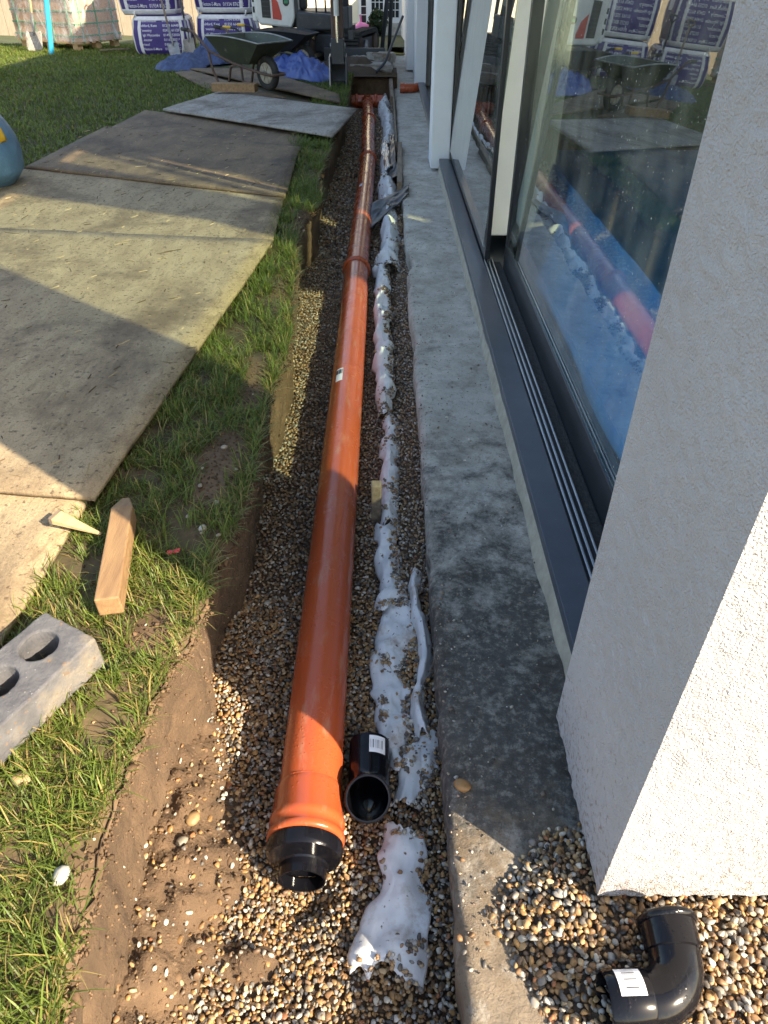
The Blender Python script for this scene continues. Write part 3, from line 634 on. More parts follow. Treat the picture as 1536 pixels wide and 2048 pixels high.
# soil clods: on the apron, the bare patches of the verge
def bare(x, y):
    b = np.exp(-(((x + .56) / .10) ** 2 + ((y - 1.95) / .28) ** 2) ** 1.5) + np.exp(-(((x + .60) / .07) ** 2 + ((y - 1.22) / .10) ** 2) ** 1.5)
    b = b + np.exp(-(((x + .52) / .06) ** 2 + ((y - 2.55) / .3) ** 2) ** 2) * .8 + np.exp(-(((x + .55) / .08) ** 2 + ((y - 3.7) / .25) ** 2) ** 2) * .7 + np.exp(-(((x + .52) / .10) ** 2 + ((y - 4.75) / .32) ** 2) ** 2) * .95
    b = b + np.exp(-(((x + .56) / .035) ** 2 + ((y - .62) / .16) ** 2)) * .9
    return b + (fbm(x * 9, y * 9, 4, 3) - .5) * .5
def lawn_z(x, y):
    o = xt(y) - x; return (fbm(x * 4, y * 4, 0, 4) - .5) * .045 * np.exp(-o * .3) + (fbm(x * .5, y * .5, 3, 2) - .5) * .05 * np.minimum(o, 1) - .012
Xg, Yg, Zg, Og = LAWN
soil_f = np.clip(bare(Xg, Yg) * 1.3, 0, 1); soil_f = np.maximum(soil_f, np.exp(-Og / .03)); soil_f = np.maximum(soil_f, .55 * (fbm(Xg * 14, Yg * 14, 6, 3) > .52) * (Og < .6))
tc_ = np.array([.075, .064, .034]) * (.7 + .6 * fbm(Xg * 5, Yg * 5, 8, 3))[..., None]; sc2 = np.array([.15, .098, .06]) * (.6 + .8 * fbm(Xg * 22, Yg * 22, 9, 3))[..., None]
cl_ = tc_ * (1 - soil_f[..., None]) + sc2 * soil_f[..., None]
MAT['turf_attr'] = attr_mat('verge_turf', .95, .2, 60)
struct(np_mesh('lawn', np.stack([Xg.ravel(), Yg.ravel(), Zg.ravel()], 1), gridF(*Xg.shape), 'turf_attr', cl_.reshape(-1, 3)))
kv = lambda x, y: (x < xt(y) - .012) & (x > xt(y) - .5) & (rng.random(len(x)) < np.clip((bare(x, y) - .15) * 1.6, .22, 1))
c1 = lay(-1.0, -.4, .3, 5.4, 4200, lambda x, y: lawn_z(x, y) + .002, kv)
ka = lambda x, y: (x > xt(y) - .02) & (apron(x, y) > .02)
c2 = lay(-.62, -.25, .25, 1.4, 6500, lambda x, y: floor_z(x, y) - .001, ka)
nl = 5200; yl = rng.uniform(.2, 8, nl) ** 1.0; xl = xt(yl) - rng.uniform(-.012, .03, nl); c3 = np.stack([xl, yl, -.022 - rng.uniform(0, .03, nl)], 1)
P_ = np.concatenate([c1, c2, c3]); col = np.array([(.125, .078, .046)]) * rng.uniform(.55, 1.35, (len(P_), 1))
k = rng.random(len(P_)) < .03; col[k] = stone_cols(int(k.sum()), .3)
g = scatter_stones('soil_clods', P_, rng.uniform(.002, .006, len(P_)) * np.where(rng.random(len(P_)) < .08, 2.0, 1), col, 1, 'clod', .8, angular=.6, smooth=False); g['kind'] = 'stuff'
tag(g, 'crumbled brown soil on the verge and trench foot', 'soil')
nw = 5200; iw = rng.integers(0, len(yw) - 1, nw); k = yw[iw] < 3.2; iw = iw[k]; jw = rng.integers(1, 26, len(iw)); P_ = np.stack([Xw[iw, jw], Yw[iw, jw], Zw[iw, jw]], 1) + rng.uniform(-.006, .006, (len(iw), 3))
col = np.array([(.15, .095, .055)]) * rng.uniform(.6, 1.4, (len(P_), 1)); k = rng.random(len(P_)) < .05; col[k] = stone_cols(int(k.sum()), .3)
g = scatter_stones('bank_crumbs', P_, rng.uniform(.0012, .0045, len(P_)) * np.where(rng.random(len(P_)) < .05, 2.2, 1), col, 1, 'clod', .8, angular=.6, smooth=False); g['kind'] = 'stuff'
tag(g, 'crumbs and small stones stuck in the cut trench bank', 'soil')
# bits of straw, splinters and mud on the boards
n = 620; X = rng.uniform(-2.9, -.8, n); Y = rng.uniform(1.5, 8, n) ** 1.0; L = rng.uniform(.006, .05, n) * np.where(rng.random(n) < .75, .5, 1); A_ = rng.uniform(0, 3.14, n)
k = X < np.interp(Y, [1.2, 1.72, 4.2, 6.85, 8], [-1.05, -.95, -.72, -.79, -.8]); X, Y, L, A_ = X[k], Y[k], L[k], A_[k]; n = len(X)
bx_, by_ = np.cos(A_) * L, np.sin(A_) * L; wx, wy = -np.sin(A_) * .0015, np.cos(A_) * .0015; zb_ = np.full(n, .050)
V = np.stack([np.stack([X - bx_ - wx, Y - by_ - wy, zb_ - .004], 1), np.stack([X + bx_ - wx, Y + by_ - wy, zb_ + .001], 1), np.stack([X + bx_ + wx, Y + by_ + wy, zb_ + .004], 1), np.stack([X - bx_ + wx, Y - by_ + wy, zb_], 1)], 1).reshape(-1, 3)
cc = np.where(rng.random((n, 1)) < .6, np.array([[.36, .28, .17]]), np.array([[.10, .07, .045]])) * rng.uniform(.7, 1.2, (n, 1))
g = np_mesh('board_litter', V, np.arange(4 * n).reshape(-1, 4), 'clod', np.repeat(cc, 4, 0), False); g['kind'] = 'stuff'; tag(g, 'straw and splinters scattered over the plywood', 'litter')

def blades(name, X, Y, Z, h, wdt, cols, lean=.6, label=''):
    n = len(X); az = rng.uniform(0, 6.283, n); ln = np.abs(rng.normal(lean, .3, n)); fx, fy = np.cos(az), np.sin(az)
    V = np.zeros((n, 7, 3)); cv = np.zeros((n, 7, 3))
    for k, t in enumerate((0, .4, .75)):
        q = (t ** 1.7) * ln * h; up = h * t * (1 - .22 * ln * t)
        for sgn, o in ((-1, 0), (1, 1)):
            ww = wdt * (1 - .45 * t) * sgn * .5
            V[:, 2 * k + o, 0] = X + fx * q - fy * ww; V[:, 2 * k + o, 1] = Y + fy * q + fx * ww; V[:, 2 * k + o, 2] = Z + up
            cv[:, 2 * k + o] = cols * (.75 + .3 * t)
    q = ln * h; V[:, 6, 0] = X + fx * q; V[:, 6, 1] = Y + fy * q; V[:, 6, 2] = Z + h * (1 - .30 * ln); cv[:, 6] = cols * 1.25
    base = (np.arange(n) * 7)[:, None]; T = np.array([[0, 1, 3], [0, 3, 2], [2, 3, 5], [2, 5, 4], [4, 5, 6]])
    F = (base[:, :, None] + T[None]).reshape(-1, 3)
    o = np_mesh(name, V.reshape(-1, 3), F, 'blade', cv.reshape(-1, 3), True); o['kind'] = 'stuff'; tag(o, label, 'grass'); return o
def gcols(n, dry=.10):
    c = np.array([(.118, .165, .028)]) * rng.uniform(.6, 1.35, (n, 1)) + rng.uniform(-.012, .022, (n, 1)) * np.array([[1, .5, 0]])
    k = rng.random(n) < dry; c[k] = np.array([(.30, .23, .08)]) * rng.uniform(.7, 1.2, (int(k.sum()), 1)); return np.clip(c, .008, 1)
BR = np.array([(1.2, -.975), (1.72, -.90), (4.23, -.655), (5.4, -.70), (6.85, -.743), (7.15, -.47)])
def board_edge(y): return np.interp(y, [-1, .2, 1.72, 4.235, 5.45, 6.85, 7.0], [-1.03, -.975, -.895, -.655, -.71, -.743, -.77])
def tuft(n_t, per, x0, x1, y0, y1, keep, hr, spread, name, label, dry, wdt):
    X = rng.uniform(x0, x1, n_t); Y = rng.uniform(y0, y1, n_t); k = keep(X, Y); X, Y = X[k], Y[k]
    hh = rng.uniform(*hr, len(X)); X = np.repeat(X, per) + rng.normal(0, spread, len(X) * per); Y = np.repeat(Y, per) + rng.normal(0, spread, len(Y) * per)
    hh = np.repeat(hh, per) * rng.uniform(.45, 1.15, len(X)); k = X < xt(Y) + .004; X, Y, hh = X[k], Y[k], hh[k]
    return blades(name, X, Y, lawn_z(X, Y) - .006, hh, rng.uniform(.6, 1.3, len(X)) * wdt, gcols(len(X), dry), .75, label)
keep = lambda x, y: (x < xt(y) - .004) & (x > board_edge(y) - .03) & (bare(x, y) < .42 + .35 * rng.random(len(x))) & (fbm(x * 11, y * 11, 21, 2) > .36 + .12 * rng.random(len(x)))
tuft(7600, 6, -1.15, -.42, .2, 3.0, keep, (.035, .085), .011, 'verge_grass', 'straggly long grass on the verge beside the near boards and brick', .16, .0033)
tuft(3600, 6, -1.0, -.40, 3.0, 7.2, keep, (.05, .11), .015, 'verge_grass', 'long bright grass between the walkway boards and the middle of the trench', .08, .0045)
keep2 = lambda x, y: (x < xt(y) - .004) & (x > -.85) & (y > 6.9)
tuft(1300, 6, -.9, -.40, 7.0, 12.2, keep2, (.05, .12), .02, 'verge_grass', 'darker grass around the raised grey plywood sheet', .05, .006)
# overhang at the lip
n = 2600; Y = rng.uniform(.3, 7, n); X = xt(Y) - rng.uniform(0, .025, n); k = bare(X, Y) < .6 + .3 * rng.random(n); X, Y = X[k], Y[k]
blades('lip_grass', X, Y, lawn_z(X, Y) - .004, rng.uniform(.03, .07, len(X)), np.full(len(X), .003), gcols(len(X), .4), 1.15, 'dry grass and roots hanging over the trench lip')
# mown lawn
def lawn_keep(x, y):
    bl = np.interp(y, [0, 4.5, 4.55, 6.1, 6.4, 7.8, 8.9, 10.0, 12.5], [-3.4, -3.4, -2.93, -2.97, -2.86, -2.75, -2.4, -2.0, -2.95])
    return (x < bl) | (y > 12.6) & (x < -.5 - 2.4 * (y < 13.6))
n = 150000; Y = 4.4 + 12.5 * rng.random(n) ** 1.25; X = -9.5 + 9.0 * rng.random(n); k = lawn_keep(X, Y) & (Y < 12.3); Xk, Yk = X[k], Y[k]
cl = gcols(len(Xk), .02) * (.72 + .6 * fbm(Xk * 1.1, Yk * 1.1, 3, 3))[:, None]
blades('lawn_grass', Xk, Yk, lawn_z(Xk, Yk) - .004, rng.uniform(.03, .06, len(Xk)), .0035 + .0011 * Yk * .7, cl, .6, 'short green lawn between the boards and the bulk bags')
n = 60000; Y = rng.uniform(12.3, 18, n); X = rng.uniform(-9.5, -.2, n); k = ((X < -3.0) | (Y > 15.8) | ((X < -.55) & (X > -1.3) & (Y < 12.7))); X, Y = X[k], Y[k]
blades('lawn_grass', X, Y, np.full(len(X), -.02) + drop(Y), rng.uniform(.04, .07, len(X)), np.full(len(X), .011), gcols(len(X), .02), .6, 'sunny green lawn round the pallets and bags')
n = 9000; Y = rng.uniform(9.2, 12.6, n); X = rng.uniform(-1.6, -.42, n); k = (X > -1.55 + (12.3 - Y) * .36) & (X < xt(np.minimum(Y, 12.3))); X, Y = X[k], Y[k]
blades('lawn_grass', X, Y, np.full(len(X), -.02), rng.uniform(.03, .06, len(X)), np.full(len(X), .008), gcols(len(X), .02) * .8, .6, 'darker grass in front of the blue tarpaulin')

# ------------------------------------------------------------------ orange drain run
def ring_pts(y0, y1, n): return np.linspace(y0, y1, n)
def px(y): return float(np.interp(y, [.7, 4, 4.8, 8.2, 9.1, 10.5, 11.5, 12.0], [-.190, -.183, -.188, -.168, -.188, -.199, -.235, -.246]))
PZ = -.325
def pipe(label, y0, y1, r, sock=None, lip=None, labels=()):
    o = thing('drain_pipe', label, 'pipe', (px(y0), y0, PZ - r), 0, 'orange drain pipes joined end to end'); O = Vector(o.location)
    n = max(8, int((y1 - y0) * 8)); path = [Vector((px(y), y, PZ)) - O for y in np.linspace(y0, y1, n)]
    MB().tube(path, r, 48, inner=.005).build('barrel', 'orange', o, smooth=True, auto=50)
    if sock:
        a, b = sock; prof = [(a, r + .010), (a + .004, r + .0145), (a + .016, r + .0155), (a + .020, r + .0115), (a + .036, r + .010), (a + .041, r + .013), (a + .055, r + .013), (a + .062, r + .009), (b - .02, r + .008), (b, r + .0006)]
        MB().tube([Vector((px(y), y, PZ)) - O for y, _r in prof], [q for _y, q in prof], 48, inner=[r + .002] * len(prof)).build('socket', 'orange', o, smooth=True, auto=60)
    if lip:
        MB().tube([Vector((px(y), y, PZ)) - O for y in (lip - .016, lip - .012, lip, lip + .012, lip + .016)], [r + .001, r + .013, r + .016, r + .013, r + .001], 48, caps=False).build('lip_ring', 'orange', o, smooth=True)
    for (yl, ang, wl, hl) in labels:
        rows = []
        for i in range(7):
            a = ang + (i / 6 - .5) * wl / r
            rows.append([Vector((px(yl) + (r + .0012) * math.cos(a), yl + d, PZ + (r + .0012) * math.sin(a))) - O for d in (0, hl)])
        st = MB().sheet(rows).build('sticker', 'label', o)
        for k in range(5):
            a = ang + (k / 5 - .42) * wl / r; d0 = .1 * hl
            MB().sheet([[Vector((px(yl) + (r + .002) * math.cos(a + e), yl + dd, PZ + (r + .002) * math.sin(a + e))) - O for dd in (hl * .55, hl * .9)] for e in (0, .05 + .03 * (k % 2))]).build('barcode_bar', 'ink_black', st)
    return o
pipe('long orange drain pipe with the black reducer in its socket', .84, 4.86, .080, sock=(.83, .975), lip=4.80, labels=((3.05, 2.0, .035, .13),))
pipe('orange drain pipe between the first and second joint rings', 4.86, 8.2, .0785, lip=8.14, labels=((6.75, 2.0, .03, .09),))
pipe('short orange drain pipe curving between the far joint rings', 8.2, 10.5, .0775, lip=10.45)
pipe('last orange drain pipe leading into the tee', 10.5, 11.92, .0775)
t = thing('pipe_tee', 'orange pipe tee at the far end of the trench', 'pipe fitting', (-.25, 12.02, -.41))
O = Vector(t.location); c = Vector((-.25, 12.02, PZ))
MB().tube([c + Vector((d, 0, 0)) - O for d in (-.24, -.12, 0, .12, .24)], .083, 36, inner=.006).build('barrel', 'orange', t, smooth=True, auto=50)
for d in (-.16, .13): MB().tube([c + Vector((d + k, 0, 0)) - O for k in (-.02, -.015, .015, .02)], [.084, .1, .1, .084], 36, caps=False).build('lip_ring', 'orange', t, smooth=True)
MB().tube([c + Vector((0, d, 0)) - O for d in (-.13, -.10, -.03)], .092, 36, inner=.006).build('branch_socket', 'orange', t, smooth=True, auto=50)
# orange fitting on the slab beside the far pier
t = thing('pipe_bend', 'small orange pipe bend lying on the slab by the far white pier', 'pipe fitting', (.36, 11.9, -.2))
MB().tube([(-.12, 0, .06), (-.02, 0, .06), (.05, 0, .06), (.10, .02, .06), (.12, .08, .06)], .058, 24, inner=.005).build('barrel', 'orange', t, smooth=True, auto=50)
MB().tube([(-.125, 0, .06), (-.12, 0, .06), (-.06, 0, .06), (-.055, 0, .06)], [.058, .066, .066, .058], 24, caps=False).build('socket', 'orange', t, smooth=True, auto=50)
# black reducer plugged into the near socket
t = thing('pipe_reducer', 'black stepped reducer plugged into the orange socket', 'pipe fitting', (px(.7), .79, -.41)); O = Vector(t.location)
pc = Vector((px(.74), 0, PZ))
MB().tube([pc + Vector((0, y, 0)) - O for y in (.90, .832, .826, .800, .792)], [.079, .079, .0915, .0915, .086], 48).build('plug', 'black_pl', t, smooth=True, auto=35)
sc_ = pc + Vector((-.004, 0, -.032))
MB().tube([sc_ + Vector((0, y, 0)) - O for y in (.794, .788, .775, .757)], [.064, .0585, .0575, .0565], 40, inner=.004).build('spigot', 'black_pl', t, smooth=True, auto=35)
MB().tube([sc_ + Vector((0, y, 0)) - O for y in (.797, .7965)], [.053, .053], 32).build('inner_web', 'black_pl', t)
# black elbows
def elbow(name, label, path, r, loc, sock_at, lab):
    o = thing(name, label, 'pipe fitting', loc, 0)
    MB().tube(path, r, 40, inner=.004).build('bend', 'black_pl', o, smooth=True, auto=45)
    P = [Vector(p) for p in path]
    for (i, j, ra) in sock_at:
        MB().tube([P[i], P[i] + (P[j] - P[i]) * .04, P[j] - (P[j] - P[i]) * .04, P[j]], [r + .0005, ra, ra, r + .0005], 40, caps=False).build('socket', 'black_pl', o, smooth=True, auto=45)
    if lab:
        i, j, ang, wl, hl, f = lab; ax = (P[j] - P[i]).normalized(); sd = ax.cross(Vector((0, 0, 1))).normalized(); up = sd.cross(ax); cc = P[i] + (P[j] - P[i]) * f
        def at(a, h, e): return cc + ax * h + (sd * math.cos(a) + up * math.sin(a)) * (r + e)
        st = MB().sheet([[at(ang + (k / 6 - .5) * wl / r, h, .003) for h in (0, hl)] for k in range(7)]).build('sticker', 'label', o)
        for k in range(9):
            a = ang + (k / 9 - .36) * wl / r * .8
            MB().sheet([[at(a + e, h, .0036) for h in (hl * .25, hl * .75)] for e in (0, .012 + .02 * (k % 3 == 0))]).build('barcode_bar', 'ink_black', st)
    return o
A0 = Vector((0, -.5, .87)).normalized()
ctr = Vector((0, 0, .062)); path = [ctr + A0 * .075, ctr + A0 * .055, ctr + A0 * .025]
for k in range(1, 6):
    a = k / 6; d = (A0 * (1 - a) + Vector((0, -1, -.04)) * a).normalized(); path.append(path[-1] - d * .017)
path += [path[-1] + Vector((0, .05, .002)), path[-1] + Vector((0, .11, .004))]
elbow('pipe_elbow', 'black elbow lying in the gravel against the orange pipe, mouth open', path, .055, (-.040, .955, -.40), [(0, 2, .0575)], (len(path) - 2, len(path) - 1, 1.15, .045, .05, .0))
path = [(-.105, -.01, .055), (-.085, -.0095, .055), (-.02, -.008, .056)]
for k in range(1, 9):
    a = k / 9 * math.pi / 2; path.append((-.02 + .075 * math.sin(a), -.008 + .075 * (1 - math.cos(a)), .056 + .004 * k / 9))
path += [(.056, .075, .062), (.057, .105, .064), (.058, .135, .066)]
o = elbow('pipe_elbow', 'wet black elbow with a barcode sticker on the gravel below the pier', path, .052, (.492, .452, -.170), [(0, 2, .0545), (len(path) - 3, len(path) - 1, .0565)], (0, 2, 1.95, .055, .05, .25))
o.scale = (.92, .92, .92)
MB().tube([Vector(path[-1]) + Vector((0, k, 0)) for k in (-.012, -.008, .0, .004)], [.0565, .0625, .0625, .0565], 40, caps=False).build('rim_bead', 'black_pl', o, smooth=True)

# ------------------------------------------------------------------ geotextile, black film, foil
def membrane(label, y0, y1, xc, wd, hump, seed, cover=.5, end=.05, lift=.004):
    n = max(16, int((y1 - y0) / .011)); mc = 34
    xf_ = xc if callable(xc) else (lambda y: xc)
    def prof(v): return np.interp(v, [-1, -.86, -.6, -.1, .5, 1], [-.35, .30, .85, 1, .55, -.15])
    def mz(x, y, v):
        big = np.where(y > 3, 1.6, 1.0); zc = 0; wx_ = x + .02 * (fbm(x * 12, y * 12, seed + 8, 2) - .5); wy_ = y + .03 * (fbm(x * 9, y * 9, seed + 9, 2) - .5)
        for kk in range(6):                                  # straight sharp creases in several directions
            th_ = seed * 1.7 + kk * 1.13; wl = (.035 + .022 * kk) * big; tt_ = (wx_ * math.cos(th_) + wy_ * math.sin(th_)) / wl + kk * .37
            zc = zc + wl * np.where(y > 3, .15, .10) * np.abs(2 * (tt_ - np.floor(tt_ + .5)))
        return gz(np.minimum(x, .02), y) + lift - .016 + hump * np.where(y > 3, 1, .75) * prof(v) * (.72 + .4 * fbm(y * 5, np.full_like(y, seed), 3, 2)) + zc
    Yv, Vv = np.meshgrid(np.linspace(y0, y1, n), np.linspace(-1, 1, mc), indexing='ij')
    wv = wd * (.80 + .45 * (fbm(Yv * 9, np.full_like(Yv, seed), 1, 3) - .5) * 2)
    cx_ = np.vectorize(xf_)(Yv[:, 0])[:, None] + (fbm(Yv * 4, np.full_like(Yv, seed), 7, 2) - .5) * wd * .35
    Xv = cx_ + Vv * wv / 2 + .008 * (vn(Yv * 30, Vv * 3, seed) - .5)
    Zv = mz(Xv, Yv, Vv)
    Y2 = Yv + (fbm(Xv * 30, np.full_like(Xv, seed), 2, 3) - .5) * .09 * (1 - sst(0, .04, np.minimum(Yv - y0, y1 - Yv)))
    c = np.array([float(xf_((y0 + y1) / 2)), y0, float(gz(xf_((y0 + y1) / 2), y0))])
    o = np_grid('geotextile_membrane', Xv - c[0], Y2 - c[1], Zv - c[2], 'geo' if y0 < 1.6 else 'geo_clean', flip=True, smooth=False); o.location = c
    k_ = o.modifiers.new('solid', 'SOLIDIFY'); k_.thickness = .002
    # stones that have rolled onto the cloth
    m_ = int((y1 - y0) * wd * (9000 if y0 < 3 else 4500)); iy = rng.integers(0, n - 1, m_); jv = rng.integers(0, mc - 1, m_)
    vv = Vv[iy, jv]; yy2 = Yv[iy, jv]; xx2 = Xv[iy, jv]; cl = fbm(xx2 * 16, yy2 * 11, seed + 3, 2)
    pr = sst(.30, .42, vv * .5 + 1.1 * (fbm(yy2 * 6, np.full_like(yy2, seed), 11, 2) - .5) + (cover - .5) * .6 + (cl - .5) * .5 + .12)
    pr = np.maximum(pr, sst(.5, .62, 1 - np.minimum(yy2 - y0, y1 - yy2) / (end * 2) + (cl - .5) * .9)); pr = np.maximum(pr, .9 * sst(.74, .80, cl)); pr = np.maximum(pr, .004)
    k_ = rng.random(m_) < pr; MEMST.append(np.stack([xx2, Y2[iy, jv], Zv[iy, jv] + .004], 1)[k_] + rng.uniform(-.005, .005, (int(k_.sum()), 3)))
    return tag(o, label, 'membrane', 'white geotextile showing through the gravel')
MEMST = []
membrane('dirty crumpled white geotextile below the black elbow, reddish stain', .575, .91, lambda y: .0 + .16 * (y - .585), .15, .022, 1, .30, .03, .012)
membrane('small white geotextile corner standing up beside the black elbow and slab', .98, 1.16, lambda y: .075 + .25 * (y - 1.0), .10, .03, 3, .25, .015, .012)
membrane('dirty white geotextile patch just beyond the black elbow', 1.06, 1.46, lambda y: .035 - .05 * (y - 1.08), .11, .032, 4, .42, .04)
membrane('narrow white geotextile edge tucked against the slab', 1.14, 1.82, lambda y: .120 + .012 * math.sin(y * 14), .05, .075, 5, .15, .02, .02)
membrane('folded white geotextile strip crossing gravel short of the small stake', 1.42, 1.70, lambda y: .02 + .12 * (y - 1.43), .15, .035, 6, .62, .04)
membrane('smooth white geotextile hump between folded strip and small stake', 1.66, 2.10, .020, .11, .050, 7, .40, .03)
membrane('white geotextile hump beside the small trench stake', 2.08, 2.70, .026, .115, .048, 8, .46, .05)
membrane('torn white geotextile tip beyond the small trench stake', 2.66, 2.92, .03, .09, .045, 9, .6, .05)
membrane('long white geotextile hump beside the sunlit pipe', 2.92, 4.95, lambda y: -.006 + .012 * math.sin(y * 2.2), .115, .062, 10, .48, .08)
membrane('wide clean white geotextile bundle this side of the black strip', 4.75, 6.1, lambda y: .025 + .03 * (y - 4.8), .17, .09, 11, .22, .08, .01)
membrane('white geotextile sack shape between the black strip and the foil', 6.2, 7.25, lambda y: .05, .18, .12, 12, .0, .02, .01)
membrane('white geotextile length running beside the foil', 7.15, 8.35, lambda y: .02, .13, .11, 13, .3, .05)
membrane('far white geotextile roll bending up to the orange tee', 8.3, 12.0, lambda y: float(np.interp(y, [8.3, 9.3, 10.5, 11.4, 12.0], [.06, .085, .06, -.01, .02])), .17, .13, 14, .35, .1)
P_ = np.concatenate(MEMST); g = scatter_stones('gravel', P_, np.where(P_[:, 1] < 3, rng.uniform(.005, .009, len(P_)), rng.uniform(.006, .011, len(P_))), stone_cols(len(P_), .15), 1); g['kind'] = 'stuff'
tag(g, 'pebbles that have rolled onto the white geotextile', 'gravel')
def flap(name, label, pts4, mat, cat, seed, amp=.03, th=.002, group=None):
    P = [Vector(p) for p in pts4]; n = 22; g_ = []
    for i in range(n):
        row = []
        for j in range(n):
            u, v = i / (n - 1), j / (n - 1); p = P[0] * (1 - u) * (1 - v) + P[1] * u * (1 - v) + P[2] * u * v + P[3] * (1 - u) * v
            q = amp * (float(fbm(u * 4, v * 4, seed, 3)) - .5); row.append((p.x + q * .4, p.y + q * .5, p.z + q))
        g_.append(row)
    m = MB(); m.M = Matrix.Translation(-P[0]); m.sheet(g_); o = m.build(name, mat, smooth=True, solid=th); o.location = P[0]; return tag(o, label, cat, group)
flap('damp_proof_strip', 'black plastic strip bridging from the gravel up onto the slab', [(-.115, 5.72, -.33), (-.105, 6.15, -.24), (.215, 6.45, -.17), (.20, 6.15, -.18)], 'dpm', 'plastic strip', 3, .05)
flap('damp_proof_strip', 'torn black plastic scrap beyond the white geotextile sack', [(.02, 7.05, -.26), (.04, 7.45, -.22), (.17, 7.5, -.22), (.15, 7.0, -.24)], 'dpm', 'plastic strip', 4, .05)
flap('foil_scrap', 'crinkled silver foil lying along the white geotextile', [(.015, 7.2, -.21), (-.03, 8.35, -.22), (.03, 8.45, -.20), (.05, 7.2, -.20)], 'foil', 'foil', 5, .07)
flap('grey_liner', 'grey plastic liner pressed between the foil and the slab', [(.05, 7.3, -.22), (.05, 8.8, -.22), (.12, 8.8, -.19), (.12, 7.4, -.2)], 'grey_ali', 'liner', 6, .06)
# shuttering timbers along the slab edge
def plank(name, label, a, b, wdt, th, mat, cat='timber', group=None, roll=0):
    a, b = Vector(a), Vector(b); L = (b - a).length; q = (b - a).normalized(); sd = q.cross(Vector((0, 0, 1))).normalized(); up = sd.cross(q)
    if roll: sd, up = sd * math.cos(roll) + up * math.sin(roll), up * math.cos(roll) - sd * math.sin(roll)
    m = MB(); n = max(4, int(L / .1)); rings = []
    for i in range(n + 1):
        c = q * (L * i / n); s = 1 + .06 * (float(vn(i * .7, L * 10, 2)) - .5)
        rings += [c - sd * wdt / 2 * s - up * th / 2, c + sd * wdt / 2 * s - up * th / 2, c + sd * wdt / 2 * s + up * th / 2, c - sd * wdt / 2 * s + up * th / 2]
    fs = [(3, 2, 1, 0), (4 * n, 4 * n + 1, 4 * n + 2, 4 * n + 3)]
    for i in range(n):
        for k in range(4): fs.append((4 * i + k, 4 * i + (k + 1) % 4, 4 * i + 4 + (k + 1) % 4, 4 * i + 4 + k))
    m.add(rings, fs); o = m.build(name, mat, bevel=.003); o.location = a; return tag(o, label, cat, group)
plank('timber_batten', 'weathered grey batten wedged between the geotextile and the slab', (.135, 6.5, -.215), (.165, 8.1, -.20), .045, .11, 'timber_grey')
plank('timber_batten', 'long grey edge board against the slab near the orange tee', (.13, 8.3, -.25), (.135, 11.3, -.22), .022, .14, 'timber_grey')
plank('timber_batten', 'splintered brown board end beside the rubble', (.115, 11.2, -.2), (.10, 12.3, -.10), .05, .10, 'timber_grey')

# ------------------------------------------------------------------ stakes, wedge, brick
def stake(label, tip, butt, wdt, th, mat, nm='wooden_stake'):
    tip, butt = Vector(tip), Vector(butt); ax = (tip - butt); L = ax.length; ax.normalize(); sd = ax.cross(Vector((0, 0, 1))).normalized(); up = sd.cross(ax)
    def pt(d, a, b): return ax * d + sd * a + up * b
    w2, t2 = wdt / 2, th / 2; rr = []
    for d, k in ((0, 1), (.3 * L, 1.0), (.6 * L, .98), (.84 * L, 1.0)): rr.append([pt(d, -w2 * k, -t2), pt(d, w2 * k, -t2), pt(d, w2 * k, t2), pt(d, -w2 * k, t2)])
    rr.append([pt(L, -w2 * .35, -t2 * .3), pt(L, w2 * .35, -t2 * .3), pt(L, w2 * .35, t2 * .3), pt(L, -w2 * .35, t2 * .3)])
    m = MB(); fs = [(3, 2, 1, 0), (16, 17, 18, 19)] + [(4 * i + k, 4 * i + (k + 1) % 4, 4 * i + 4 + (k + 1) % 4, 4 * i + 4 + k) for i in range(4) for k in range(4)]
    m.add([p for q in rr for p in q], fs); o = m.build(nm, mat, bevel=.004); o.location = butt; return tag(o, label, 'stake')
stake('thick square wooden stake with a pointed end lying on the grass', (-.785, 1.70, .055), (-.705, 1.26, .045), .062, .060, 'timber')
stake('small wooden peg standing upright in the gravel beside the geotextile', (-.030, 2.20, -.55), (-.030, 2.185, -.235), .040, .04, 'timber_grey')
m = MB(); m.add([(0, -.022, 0), (.15, -.004, 0), (.15, .004, 0), (0, .022, 0), (0, -.022, .020), (.15, -.004, .006), (.15, .004, .006), (0, .022, .020)], [(3, 2, 1, 0), (4, 5, 6, 7), (0, 1, 5, 4), (1, 2, 6, 5), (2, 3, 7, 6), (3, 0, 4, 7)])
o = m.build('wooden_wedge', 'timber_pale', bevel=.002); o.location = (-.962, 1.605, .052); o.rotation_euler = (0, R(6), R(-19)); tag(o, 'small pale wooden wedge lying across the board edge', 'wedge')
wd_tip = MB().box((-.004, 0, .0105), (.010, .0445, .0215)).build('dark_end', 'timber_grey', o)
